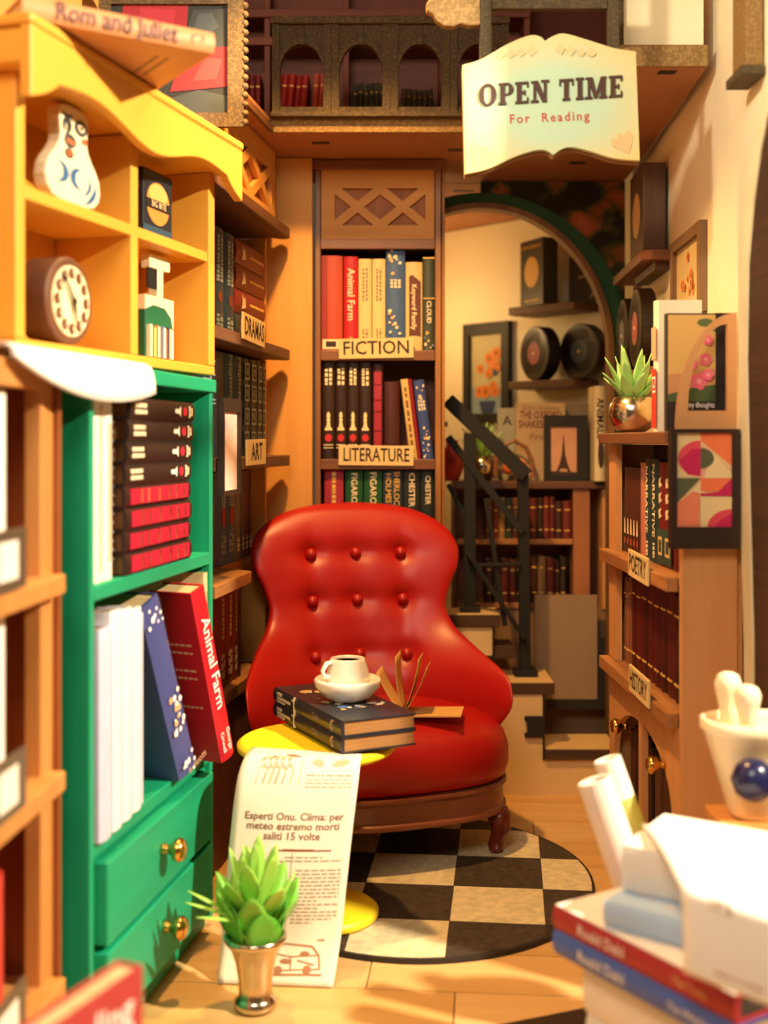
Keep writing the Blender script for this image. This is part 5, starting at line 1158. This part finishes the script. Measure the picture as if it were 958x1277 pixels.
# black-edged panel behind the steps, flat grey painted in place of reflection and shadow
gpn = thing('stair_mirror_panel', 'flat grey stand-in for a mirror with a thick black edge standing behind the lowest stair', 'mirror', (0, 0, 0))
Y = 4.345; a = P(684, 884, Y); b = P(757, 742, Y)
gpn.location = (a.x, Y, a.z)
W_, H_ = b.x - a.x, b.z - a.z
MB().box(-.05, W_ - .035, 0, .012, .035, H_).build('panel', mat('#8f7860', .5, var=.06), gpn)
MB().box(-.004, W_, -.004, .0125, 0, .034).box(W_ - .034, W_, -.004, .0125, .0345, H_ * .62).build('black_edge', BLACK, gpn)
# railing
rl = thing('stair_railing', 'black stair railing with crossed braces above the cream steps', 'railing', (0.485, 4.19, 0))
ro = rl.location
def bar(p, q, w=.016, d=.016, nm='bar'):
    p = Vector(p) - ro; q = Vector(q) - ro; v = q - p; L_ = v.length
    M = Matrix.Translation(p) @ v.to_track_quat('Z', 'Y').to_matrix().to_4x4(); return MB().box(-w, w, -d, d, 0, L_, M=M).build(nm, BLACKM, rl, bev=.002)
zt1 = P(0, 849.5, 4.19).z
p1b = P(655, 850, 4.19); p1b.z = 1.2 + (HZ - 851) * 4.07 / FPX + .0015; p1t = P(652, 588, 4.19)
p2b = P(586, 757, 4.20); p2b.z = 1.2 + (HZ - 766) * 4.14 / FPX + .0015; p2t = P(586, 540, 4.20)
bar(p1b, p1t, .022, .018, 'post'); bar(p2b, p2t, .020, .018, 'post')
MB().box(-.04, .04, -.035, .035, 0, .022).build('post_foot', BLACKM, rl, bev=.002, loc=p1b - ro)
MB().box(-.035, .035, -.03, .03, 0, .02).build('post_foot', BLACKM, rl, bev=.002, loc=p2b - ro)
hr_a = P(559, 499, 4.22); hr_b = P(657, 593, 4.17)
bar(hr_a, hr_b, .026, .024, 'handrail')
bar(P(559, 545, 4.21), P(652, 664, 4.18), .024, .012, 'lower_rail')
bar(P(606, 622, 4.175), P(630, 780, 4.175), .017, .008, 'brace'); bar(P(584, 690, 4.165), P(654, 796, 4.165), .026, .008, 'brace'); bar(P(590, 705, 4.155), P(650, 703, 4.155), .008, .006, 'brace')
bar(P(559, 604, 4.205), P(586, 655, 4.205), .016, .008, 'brace')

# alcove counter bookcase
FA = Frame(P(600, 0, 4.42).x, 4.42, 0); AZ = 1.2 + (HZ - 600) * 4.42 / FPX; KA = 4.42 / FPX
ax_ = lambda px_: (px_ - 600) * KA
ab = thing('alcove_bookcase', 'low brown bookcase under the arch behind the black railing', 'bookcase', FA.o, 0)
w1, w2_ = ax_(722), ax_(758)
MB().box(-.10, w2_, -.015, .19, AZ - .028, AZ).build('top_board', DKWOOD, ab, bev=.003)
for zz in (AZ - .028 - .205, AZ - .028 - .44): MB().box(-.088, w1 - .022, 0.0, .175, zz, zz + .02).build('shelf', SHM, ab, bev=.002)
MB().box(-.10, -.09, 0, .18, AZ - .47, AZ - .0285).build('side_panel', DKWOODV, ab)
MB().box(w1 - .02, w1 + .04, 0, .18, AZ - .47, AZ - .0285).build('side_panel', mat('#a86a44', .6, kind='wood', scale=2), ab)
MB().box(w2_ - .02, w2_, 0, .18, AZ - .47, AZ - .0285).build('side_panel', ORW, ab)
MB().box(-.0885, w2_ - .021, .176, .186, AZ - .47, AZ - .0285).build('back_panel', REDWOOD, ab)
MB().box(-.10, w2_, 0.01, .18, .02, AZ - .471).build('base_panel', mat('#8a6a4c', .6), ab)
rr = random.Random(12)
for lvl, (zz, grp, hmax) in enumerate(((AZ - .028 - .185, 'upper alcove shelf', .16), (AZ - .028 - .42, 'lower alcove shelf', .17))):
    x = ax_(606); i = 0
    while x < w1 - .05 and i < 12:
        t = rr.uniform(.018, .034); c = rr.choice(['#5a1c16', '#3a1a12', '#8a6a48', '#6a2018', '#2a2018', '#70422a', '#2c3a34'])
        nm = {'#5a1c16': 'dark red', '#3a1a12': 'dark brown', '#8a6a48': 'tan', '#6a2018': 'brick red', '#2a2018': 'black', '#70422a': 'brown', '#2c3a34': 'slate green'}[c]
        book(FA, x + t / 2, zz + .0006, t - .002, hmax * rr.uniform(.85, 1), .13, c, '%s book, %s from the left on the %s behind the railing' % (nm, ORD[i], grp), 'books on the ' + grp, y=.015, decor=[('r', TGOLD, [(-.3, .3, .2, .23), (-.3, .3, .75, .78)])])
        x += t; i += 1
# things on the counter
def onA(px_, y, lab, nm, cat): return thing(nm, lab, cat, FA.pt(ax_(px_), y, AZ + .0006), 0)
def cover_book(pc, yl, wpx, hpx, c, lab, t=.03):
    o = onA(pc, yl, lab, 'book', 'book'); w = wpx * KA; h = hpx * KA
    MB().box(-w / 2, w / 2, 0, .004, 0, h).box(-w / 2, w / 2, t - .004, t, 0, h).box(-w / 2, -w / 2 + .004, .0045, t - .0045, 0, h).build('cover', mat(c, .6), o)
    MB().box(-w / 2 + .005, w / 2 - .004, .0045, t - .0045, .004, h - .004).build('pages', PAGES, o); return o, w, h
o, w, h = cover_book(677, .06, 62, 98, '#b99c76', 'large tan book with a centred cover title behind the tower picture')
text(o, 'THE OXFORD', .040, 0.0, -.001, h * .84, mat('#6a2f22', bump=0), bold=.02, fit=w * .84, name='title'); text(o, 'SHAKESPEARE', .040, 0.0, -.001, h * .72, mat('#6a2f22', bump=0), bold=.02, fit=w * .9, name='title'); text(o, 'First', .036, -.01, -.001, h * .56, mat('#8a6a50', bump=0), name='title')
text(o, 'EDITED BY THE SCHOLARS', .016, 0, -.001, h * .93, mat('#7a5a44', bump=0), fit=w * .75, name='title')
o, w, h = cover_book(722, .10, 44, 98, '#7c715f', 'grey book standing behind the tower picture, right of the tan one')
o, w, h = cover_book(640, .115, 30, 92, '#a8a48e', 'pale grey green book half hidden left of the tan one'); text(o, 'A', .05, -.01, -.001, h * .82, INK)
o = onA(707, .012, 'black framed tower picture standing before the tan book under the arch', 'tower_picture', 'picture'); w, h = 54 * KA / 2, 82 * KA
MB().box(-w, w, 0, .03, 0, .022).box(-w, w, 0, .03, h - .042, h).box(-w, -w + .022, 0, .03, .022, h - .042).box(w - .04, w, 0, .03, .022, h - .042).build('frame', BLACK, o)
MB().box(-w + .022, w - .04, .008, .02, .022, h - .042).build('picture', mat('#d09a7c', .6, bump=0), o)
tz = lambda p: [(-.009 + a * .03, .026 + b * .14) for a, b in p]
flatart(o, [('#3a241c', tz([(-1, 0), (-.62, 0), (-.4, .13), (.4, .13), (.62, 0), (1, 0), (.5, .26), (.22, .5), (.06, .95), (0, 1.05), (-.06, .95), (-.22, .5), (-.5, .26)])), ('#3a241c', [(-w + .022, .022), (w - .04, .022), (w - .04, .032), (-w + .022, .036)]), ('#3a241c', tz([(-.45, .28), (.45, .28), (.45, .33), (-.45, .33)]))], .0078)
b_ = book(Frame(P(752, 0, 4.30).x, 4.27, 0), 0, AZ + .002, .036, .345, .14, '#d9c7a0', 'cream book with black vertical capitals at the right end of the alcove', None, y=.09, decor=[('t', 'ANIMALS', 1.0, .66, INK), ('p', [disk(.1, .28, .3, .5, '#3a2418')])])
MB().tube([(-.07, 0, 0), (-.065, 0, .07), (-.045, 0, .115), (0, 0, .14), (.045, 0, .115), (.065, 0, .07), (.07, 0, 0)], .008, 8).build('hoop', mat('#8a5a3a', .5), tag(onA(641, -.003, 'brown hoop arch with small flowers beside the alcove plant', 'flower_hoop', 'ornament'), 'brown hoop arch with small flowers beside the alcove plant', 'ornament'), loc=(0, 0, 0.0085))
hp_ = [o for o in bpy.data.objects if o.name == 'flower_hoop'][0]
for i, (x, z, r, c) in enumerate(((-.02, .04, .026, '#c86a3a'), (.025, .055, .022, '#d88a5a'), (.0, .085, .018, '#6a7a4a'), (.03, .02, .02, '#a85030'))): MB().lathe([(0, -r), (r * .7, -r * .7), (r, 0), (r * .7, r * .7), (0, r)], 10).build('flower', mat(c, .6), hp_, smooth=True, loc=(x, .0, z + r * .3 if z > .03 else r + .0005))
spiky(FA.pt(ax_(603), .06, AZ + .0006), .95, 'small green plant in the alcove seen above the black handrail')
o = onA(564, .02, 'red and orange vase at the left end of the alcove counter', 'red_vase', 'vase')
MB().lathe([(0, 0), (.025, 0), (.045, .05), (.04, .10), (.02, .13), (.024, .15), (.018, .15), (0, .14)], 20).build('body', mat('#c8402c', .35), o, smooth=True)
o = onA(560, .10, 'dark shelf column with blurred bottles at the far left of the alcove', 'dark_column', 'shelf')
MB().box(-.05, -.02, 0, .05, 0, .20).box(-.05, .0, .0, .05, .2005, .22).build('body', DKWOODV, o)
# records, box and pictures on the diagonal wall
FD = Frame(0.902, 4.70, 0); dv = Vector((-.972, 1.03)).normalized(); FD.r = math.atan2(-dv.y, -dv.x); LD = 1.0
FD.o = Vector((0.902 + dv.x * LD, 4.70 + dv.y * LD, 0))     # local x runs from deep left to near right
def dsh(py_, lab):
    o = thing('alcove_shelf', lab, 'shelf', FD.o, FD.r); x0, z0 = FD.hit(634, py_, -.16)
    MB().box(x0, LD - .075, -.16, -.001, z0 - .032, z0).build('board', mat('#6a4630', .5, kind='wood', scale=3, stretch=(.9, 9, 9)), o, bev=.003); return z0
zA = dsh(384, 'upper dark shelf inside the arch carrying the black disc box'); zB_ = dsh(476, 'lower dark shelf inside the arch carrying two records')
xk, _ = FD.hit(664, 340, -.14)
o = thing('disc_box', 'black box with a golden disc on the upper shelf inside the arch', 'box', FD.pt(xk, -.145, zA + .0005), FD.r + math.radians(-18))
MB().box(-.085, .085, 0, .07, 0, .265).build('box', mat('#2b2620', .45, var=.15), o, bev=.002)
flatart(o, [('#d0a456', disc_pts(0, .135, .052, 28, .062))], -.0004)
text(o, 'BETTER TOMORROW', .02, 0, -.0012, .235, GOLDP, fit=.135); text(o, 'what a lovely day', .014, 0, -.0012, .022, GOLDP, fit=.13)
xk, _ = FD.hit(721, 345, -.12)
o = thing('grey_sleeve', 'grey record sleeve with a pale sketch at the right of the upper arch shelf', 'sleeve', FD.pt(xk, -.05, zA + .0005), FD.r)
MB().box(-.10, .10, 0, .02, 0, .19).build('sleeve', mat('#5a554a', .6), o, bev=.001)
flatart(o, [('#b8aa90', [(-.0, .02), (.08, .05), (.09, .07), (.02, .05)]), ('#b8aa90', [(.03, .07), (.09, .10), (.085, .115), (.04, .09)]), ('#b8aa90', [(-.05, .1), (.03, .11), (.03, .118), (-.05, .112)])], -.0004)
xk, _ = FD.hit(668, 435, -.14); record(FD.M(xk, -.15, zB_ + .0005) @ Matrix.Rotation(math.radians(-18), 4, 'Z'), 'black record with a crimson label on the lower shelf inside the arch', '#8a2030', .108, .06)
xk, _ = FD.hit(722, 430, -.12); record(FD.M(xk, -.12, zB_ + .0005) @ Matrix.Rotation(math.radians(-8), 4, 'Z'), 'black record with a blue grey label on the lower shelf inside the arch', '#4a5a64', .108, .05)
xk, zk = FD.hit(607, 465, -.02)
o = thing('sunflower_picture', 'black framed picture of orange flowers on the bright wall inside the arch', 'picture', FD.pt(xk, -.0015, zk), FD.r)
w, h = .13, .215
MB().box(-w, w, -.03, 0, -h, -h + .04).box(-w, w, -.03, 0, h - .05, h).box(-w, -w + .035, -.03, 0, -h + .04, h - .05).box(w - .04, w, -.03, 0, -h + .04, h - .05).build('frame', BLACK, o)
MB().box(-w + .035, w - .04, -.012, -.002, -h + .04, h - .05).build('picture', mat('#b9ae84', .6, bump=0), o)
rr = random.Random(4); sh = [('#8aa0a8', [(-w + .035, -h + .04), (w - .04, -h + .04), (w - .04, -.09), (-w + .035, -.06)])]
for i in range(15): x, z, r = rr.uniform(-.07, .06), rr.uniform(-.10, .12), rr.uniform(.018, .03); sh += [('#d87e2c', disc_pts(x, z, r, 9, r)), ('#a85a20', disc_pts(x, z, r * .45, 8))]
sh += [('#2c4a5a', disc_pts(.045, .0, .014, 8)), ('#2c3c6a', [(-.03, -.17), (.03, -.17), (.045, -.12), (-.045, -.12)])]
flatart(o, sh, -.0125)

# ================================================================== HANGING SIGN
YS = 2.80
sg_ = thing('hanging_sign', 'mint and cream sign shaped like an open book hanging above the stairs', 'sign', (0, 0, 0))
sc0 = P(688, 130, YS); sg_.location = sc0
ps = lambda L: [((P(a, b, YS) - sc0).x, (P(a, b, YS) - sc0).z) for a, b in L]
def bezl(pts, n=8):
    out = []
    for i in range(len(pts) - 1):
        p0, p1, p2, p3 = pts[max(i - 1, 0)], pts[i], pts[i + 1], pts[min(i + 2, len(pts) - 1)]
        for kk in range(n):
            t = kk / n; out.append(tuple(.5 * (2 * p1[c] + (p2[c] - p0[c]) * t + (2 * p0[c] - 5 * p1[c] + 4 * p2[c] - p3[c]) * t * t + (3 * p1[c] - p0[c] - 3 * p2[c] + p3[c]) * t ** 3) for c in (0, 1)))
    return out + [pts[-1]]
top = bezl([(577, 81), (600, 74), (635, 54), (662, 44), (675, 46)], 5) + bezl([(680, 51), (690, 45), (705, 42), (740, 52), (766, 60), (793, 64)], 5)
bot = bezl([(798, 200), (765, 197), (735, 188), (711, 183), (698, 187)], 5) + bezl([(690, 193), (680, 187), (664, 188), (640, 196), (610, 210), (580, 217)], 5)
SGM = mat('#e6cf98', .6, var=.03, bump=0)
def sign_paint():
    m = bpy.data.materials.new('sign_paint'); m.use_nodes = True; nt = m.node_tree; N = nt.nodes; L = nt.links; b = N['Principled BSDF']; b.inputs['Roughness'].default_value = .6
    tc = N.new('ShaderNodeTexCoord'); mp = N.new('ShaderNodeMapping'); mp.inputs['Scale'].default_value = (3.9, 0, 5.6); gr = N.new('ShaderNodeTexGradient'); gr.gradient_type = 'SPHERICAL'
    rp = N.new('ShaderNodeValToRGB'); e = rp.color_ramp.elements; e[0].position = 0.0; e[0].color = (*lin('#dcc488'), 1); e[1].position = .55; e[1].color = (*lin('#b4cdb4'), 1)  # mint centre fading to cream towards the edges
    L.new(tc.outputs['Object'], mp.inputs[0]); L.new(mp.outputs[0], gr.inputs[0]); L.new(gr.outputs['Fac'], rp.inputs[0]); L.new(rp.outputs[0], b.inputs['Base Color'])
    return m
SGM = sign_paint()
out = ps(top + bot)
MB().prism(out, 0, .016).build('board', [SGM], sg_)
MB().prism([(a * 1.004, b * 1.012 - .004) for a, b in out], .0165, .03).build('backing', mat('#8a5c34', .6), sg_)
HB = mat('#e8c890', .6, var=.05, bump=0, emit=.22)
# serif capitals built from strokes, unit height
def stroke_letter(ch):
    S_ = .16; R = lambda a, b, c, d: [(a, b), (c, b), (c, d), (a, d)]
    serif = lambda x, z: R(x - .20, z, x + .20, z + .11)
    if ch == 'I': return [R(.10, 0, .34, 1), serif(.21, 0), serif(.21, .91)], .42
    if ch == 'T': return [R(.27, 0, .51, 1), serif(.39, 0), R(.02, .88, .76, 1), R(.02, .70, .10, .9), R(.68, .70, .76, .9)], .78
    if ch == 'E': return [R(.10, 0, .34, 1), R(.02, 0, .70, .11), R(.02, .89, .70, 1), R(.3, .45, .52, .55), R(.62, .1, .70, .28), R(.62, .74, .70, .9), R(.48, .38, .54, .62)], .74
    if ch == 'N': return [R(.12, 0, .26, 1), R(.66, 0, .80, 1), serif(.19, 0), R(.0, .91, .24, 1), serif(.73, .91), [(.08, 1), (.36, 1), (.82, 0), (.58, 0)]], .92
    if ch == 'M': return [R(.11, 0, .24, 1), R(.78, 0, 1.03, 1), serif(.17, 0), serif(.91, 0), R(.0, .91, .24, 1), R(.86, .91, 1.08, 1), [(.08, 1), (.36, 1), (.60, .1), (.46, .02)], [(.78, 1), (.98, 1), (.60, .02), (.46, .02)]], 1.1
    def ringp(cx, cz, ro, rz, ti, a0, a1, n=18):
        L = []
        for i in range(n):
            p = [a0 + (a1 - a0) * (i + q) / n for q in (0, 1)]
            f = lambda a: (1 - ti * (abs(math.cos(a)) * .6 + .4))
            L.append([(cx + ro * math.cos(p[0]), cz + rz * math.sin(p[0])), (cx + ro * math.cos(p[1]), cz + rz * math.sin(p[1])), (cx + ro * f(p[1]) * math.cos(p[1]), cz + rz * (1 - (1 - f(p[1])) * .7) * math.sin(p[1])), (cx + ro * f(p[0]) * math.cos(p[0]), cz + rz * (1 - (1 - f(p[0])) * .7) * math.sin(p[0]))])
        return L
    if ch == 'O': return ringp(.46, .5, .45, .52, .58, 0, 2 * PI, 28), .92
    if ch == 'P': return [R(.10, 0, .34, 1), serif(.21, 0), R(.02, .91, .3, 1), R(.28, .90, .42, 1), R(.28, .42, .42, .51)] + ringp(.40, .71, .37, .29, .62, -PI / 2, PI / 2, 14), .76
def serif_text(s, x0, x1, z0, hgt, slope):
    adv = []; w = 0
    for c in s:
        if c == ' ': adv.append(None); w += .42; continue
        p, a = stroke_letter(c); adv.append((p, a)); w += a + .09
    k = (x1 - x0) / w; mb = MB(); x = x0
    for e in adv:
        if e is None: x += .42 * k; continue
        for i_, poly in enumerate(e[0]): mb.prism([(x + a * k, z0 + slope * (x + a * k - x0) + b * hgt) for a, b in poly], -.004 - .00002 * i_, -.0002)
        x += (e[1] + .09) * k
    return mb
t0 = ps([(597, 133)])[0]; t1 = ps([(779, 121)])[0]
serif_text('OPEN TIME', t0[0], t1[0], t0[1], ps([(0, 103)])[0][1] - ps([(0, 130)])[0][1], (t1[1] - t0[1]) / (t1[0] - t0[0])).build('lettering', mat('#46271c', .6, var=0, bump=0), sg_)['label'] = 'dark brown capitals'
tp = ps([(685, 147)])[0]; me_ = text(sg_, 'For  Reading', .030, 0, -.001, 0, mat('#b8402a', .6, bump=0, var=0), bold=.012, fit=.185, spacing=1.25); me_.location = (tp[0], 0, tp[1]); me_.rotation_euler = (0, math.radians(-2.5), 0); me_['label'] = 'small red lettering'
sh = []
for (bx, bz, s) in ((592, 208, 1), (785, 192, -1)):
    for a_ in (38, 62, 88): 
        a2 = math.radians(a_ if s > 0 else 180 - a_); c_ = (bx + 22 * math.cos(a2), bz - 22 * math.sin(a2)); sh.append(('#d2b486', ps([(bx, bz), (c_[0] - 6 * math.sin(a2), c_[1] - 6 * math.cos(a2)), (bx + 30 * math.cos(a2), bz - 30 * math.sin(a2)), (c_[0] + 6 * math.sin(a2), c_[1] + 6 * math.cos(a2))])))
for (bx, bz, s) in ((672, 62, -1), (690, 60, 1)):
    for i_ in range(4): x_ = bx + s * (8 + 13 * i_); sh.append(('#d0be90', ps([(x_, bz - 6 + 2 * i_), (x_ + 7 * s, bz + 1 + 2 * i_), (x_ + 2 * s, bz + 9 + i_), (x_ - 6 * s, bz + 2 + 2 * i_)])))
flatart(sg_, sh, -.0002, 'faded_flowers')
# stone bracket the sign hangs from
sb = thing('sign_bracket', 'speckled stone bracket with rounded lobes carrying the hanging sign', 'bracket', (sc0.x, YS, 2.2))
q = lambda a, b: ((P(a, b, YS) - sb.location).x, (P(a, b, YS) - sb.location).z)
for px0, px1, pyb in ((600, 615, 76), (761, 776, 58)):
    a, b = q(px0, pyb), q(px1, -40); MB().box(a[0], b[0], .0305, .05, a[1] - .02, 3.099 - 2.2).build('strap', STONE, sb, bev=.002)
lob = [q(*p) for p in ((600, -30), (600, 26), (585, 27), (575, 24), (566, 28), (554, 27), (545, 21), (540, 13), (533, 8), (532, 0), (538, -8), (536, -30))]
MB().prism(lob[::-1], .026, .052).build('lobed_arm', STONEL, sb, bev=.003)
c = q(0, 0); MB().box(q(615, 0)[0] + .001, q(761, 0)[0] - .001, .028, .05, q(0, 5)[1], q(0, -25)[1]).build('crossbar', STONE, sb, bev=.002)

# ================================================================== FOREGROUND STACK, BOTTOM RIGHT
pL = P(689, 1128, 2.1); pRt = P(917, 1244, 1.75); zS = (pL.z + pRt.z) / 2
dd = Vector((pRt.x - pL.x, pRt.y - pL.y)); LS = dd.length; FX = Frame(pL.x, pL.y, math.atan2(dd.y, dd.x))
T_ = .042
RBK = mat('#a8242c', .5, var=.06); BBK = mat('#4a66b8', .5, var=.06)
b1 = book(FX, LS, zS - T_ * .5, T_ - .001, LS, .27, RBK, 'red book with white cover, second from below in the bright stack at bottom right', 'stacked books at bottom right', lean=-90, pages=mat('#3a2c22', .8), decor=[('t', 'Roald Dahl', .62, .70, WHITEP), ('t', 'The Twits', .42, .22, mat('#f0b880', bump=0))])
MB().box(T_ / 2 + .0002, T_ / 2 + .0012, .004, .268, .004, LS - .004).build('cover_print', mat('#f0e8e0', .5, bump=0), b1)
b2 = book(FX, LS, zS - T_ * 1.5 - .001, T_ - .001, LS, .27, BBK, 'blue book under the red one in the bright stack at bottom right', 'stacked books at bottom right', lean=-90, decor=[('t', 'Roald Dahl', .62, .70, WHITEP), ('t', 'The Witches', .42, .22, WHITEP)])
for b_, nm in ((b1, 1), (b2, 2)): pass
# plain white thick volumes under them
zz = zS - T_ * 2 - .0025; i = 0
while zz > .08:
    t = .09; t = min(t, zz)
    book(FX, LS - .045 + .006 * (i % 2), zz - t / 2, t - .0015, LS - .09, .22, '#eee6da', ('thick white book directly under the blue one at bottom right' if i == 0 else 'thick white book near the floor under the bright stack, %s from the top' % ORD[i]), 'stacked books at bottom right', y=.03, lean=-90); zz -= t; i += 1
zb0 = zz
if zz > .004: book(FX, LS - .05, zz / 2 + .0003, zz - .0008, LS - .1, .22, '#e6dccc', 'thin white book lowest on the floor under the bright stack', 'stacked books at bottom right', y=.03, lean=-90)
# pale blue book on the red one
pB = P(741, 1166, 1.99); FBk = Frame(pB.x, pB.y, math.radians(-38))
FBk.o.x += .01
b3 = book(FBk, .24, zS + .0225 + .0015, .043, .24, .17, '#b0cdf2', 'pale blue book lying askew on the red book at bottom right', 'stacked books at bottom right', lean=-90, y=.01, decor=[('r', mat('#e6b0b8', bump=0), [(-.3, .25, .06, .12), (-.1, .3, .2, .34)])])
flat_top = b3
mb = MB(); r_ = random.Random(8)
for i in range(16): y_, z_ = r_.uniform(.03, .15), r_.uniform(.02, .20); mb.box(.0216, .0220, y_, y_ + .006, z_, z_ + r_.uniform(.01, .03))
mb.build('cover_print', mat('#e0bfa8', bump=0), b3)
# thick white book and the white leaflet draped over it
pW = P(772, 1121, 2.03); FWt = Frame(pW.x, pW.y, math.radians(-33))
zw = zS + .0475
book(FWt, .26, zw + .038, .076, .26, .21, '#f2ece4', 'thick white book between the pale blue book and the white leaflet', 'stacked books at bottom right', lean=-90, y=.01)
zt = zw + .0775
wb = thing('white_leaflet', 'blown-out white leaflet draped over the top of the bright stack', 'leaflet', (0, 0, 0))
A_, B_ = P(850, 1106, 1.80), P(990, 1122, 1.66)
A_.z = B_.z = zt + .014
C_, D_ = P(800, 1022, 2.13), P(985, 1030, 2.02)
C_.z = D_.z = zt + .006
def S(u, v):
    if v <= .55:
        t = v / .55; p = C_.lerp(D_, u) * (1 - t) + A_.lerp(B_, u) * t; p.z += .010 * math.sin(t * PI); return tuple(p)
    t = (v - .55) / .45; p = A_.lerp(B_, u); p = p + Vector((-.004 * t, -.028 * math.sin(t * PI / 2), -.112 * t)); return tuple(p)
sheet('sheet', wb, S, 10, 30, mat('#f8f4ee', .6, var=.01, bump=0), .002)
def wtext(s, size, u0, v0, m):
    me = textmesh(s, size, .02, 2, 'CENTER').copy(); me.materials.clear(); me.materials.append(m)
    for v in me.vertices: v.co = Vector(S(u0 + v.co.x / .16, v0 - v.co.y / .26)) + Vector((0, -.0022, .0008))
    o = bpy.data.objects.new('lettering', me); COL.objects.link(o); o.parent = wb
wtext('IT\'S', .022, .36, .58, mat('#a87430', bump=0)); wtext('what is a dream', .011, .5, .93, mat('#c07850', bump=0))
# two rolled posters
def roll(name, lab, top_px, Yt, base, r, m, m2=None):
    o = thing(name, lab, 'roll', base); t = P(*top_px, Yt) - Vector(base); L_ = t.length; M = t.to_track_quat('Z', 'Y').to_matrix().to_4x4()
    MB().lathe([(r * .97, .0), (r, .004), (r, L_ - .002), (r * .9, L_), (r * .72, L_ - .002), (r * .72, L_ * .8), (0, L_ * .8)], 28, M=M).build('roll', m, o, smooth=False)
    if m2: MB().lathe([(r + .0008, L_ * .05), (r + .0008, L_ * .865)], 28, M=M).build('wrap', m2, o, smooth=True)
    return o
roll('poster_roll', 'pinkish white rolled poster leaning behind the bright stack', (741, 972), 2.3, (.585, 2.235, .017), .034, mat('#f2e0d6', .6))
roll('poster_roll', 'taller rolled poster with an olive wrap leaning behind the bright stack', (757, 946), 2.38, (.63, 2.315, .014), .028, mat('#f6ecdc', .6), mat('#a8a048', .6))
# cream tub with two rounded pegs on a small crate
cr = thing('wooden_stand', 'low wooden stand carrying the cream tub at the right edge', 'stand', (.69, 2.25, 0))
TBX, TBY = .690, 2.31
cr.location = (TBX + .03, TBY, 0)
MB().box(-.085, .085, -.075, .075, .455, .48).build('top', OW, cr, bev=.003)
for sx in (-1, 1):
    for sy in (-1, 1): MB().box(sx * .07 - .012, sx * .07 + .012, sy * .06 - .012, sy * .06 + .012, 0, .4545).build('leg', OW, cr, bev=.002)
tb_ = thing('cream_tub', 'blurred cream tapered tub at the right edge above the stack', 'tub', (TBX + .03, TBY, .4806))
def rr_lathe(prof, M=None):
    vs = []; fs = []; n = 40
    for r, z in prof:
        for (x, y) in ring_pts(r * 1.15, r * .85, n, .75): vs.append((x, y, z))
    for i in range(len(prof) - 1):
        for kk in range(n): a, b = i * n + kk, i * n + (kk + 1) % n; fs.append([a, b, b + n, a + n])
    fs.append(list(range(n))[::-1]); return MB().add(vs, fs)
rr_lathe([(.044, 0), (.05, .01), (.078, .12), (.090, .16), (.095, .165), (.095, .185), (.088, .188), (.083, .17), (.077, .15), (.0, .148)]).build('tub_body', mat('#f0dcb8', .4), tb_, smooth=True)
for i, (px_, py_, Yq) in enumerate(((908, 838, 2.345), (932, 854, 2.275))):
    t = P(px_, py_, Yq); z0 = .4806 + .1535
    o = thing('rounded_peg', 'cream rounded peg standing in the tub, %s' % ('left and taller one', 'right and shorter one')[i], 'peg', (t.x, Yq, z0), group='pegs in the cream tub')
    hgt = t.z - z0
    MB().lathe([(.0, 0), (.017, 0), (.0165, hgt * .4), (.024, hgt * .68), (.026, hgt * .82), (.020, hgt * .95), (.010, hgt * .995), (0, hgt)], 24).build('peg', mat('#f2e0bf', .4), o, smooth=True)
nbm = MB().lathe([(0, -.04), (.018, -.036), (.032, -.024), (.04, 0), (.032, .024), (.018, .036), (0, .04)], 28).build('round_ornament', mat('#1c1c44', .25), tb_, smooth=True, loc=(-.045, -.112, .10)); nbm['label'] = 'dark navy ball fixed on the front of the tub'

# red book in the bottom left corner
pq = P(182, 1222, 1.62)
FZ = Frame(P(30, 1277, 1.45).x, 1.45, math.radians(25))
p0 = P(20, 1287, 1.42); p1 = P(178, 1226, 1.66)
dd = Vector((p1.x - p0.x, p1.y - p0.y)); FZ = Frame(p0.x, p0.y, math.atan2(dd.y, dd.x)); L_ = dd.length
zt = (p0.z + p1.z) / 2
nb = thing('leaning_red_book', 'blurred red book with white lettering at the bottom left corner', 'book', FZ.pt(0, 0, 0), FZ.r)
hb = zt - .001
Mb = Matrix.Rotation(math.radians(-3), 4, 'X')
MB().box(-.02, L_, 0, .005, 0.001, hb + .001).box(-.02, L_, .036, .041, .001, hb + .001).box(L_ - .004, L_, .0055, .0355, .001, hb + .001).build('cover', mat('#b03a38', .5), nb)
MB().box(-.018, L_ - .005, .0055, .0355, .004, hb - .004).build('pages', PAGES, nb)
tx = text(nb, 'ading', .062, L_ * .66, -.0012, hb - .046, mat('#f0ddd0', bump=0), bold=.02, fit=L_ * .5)
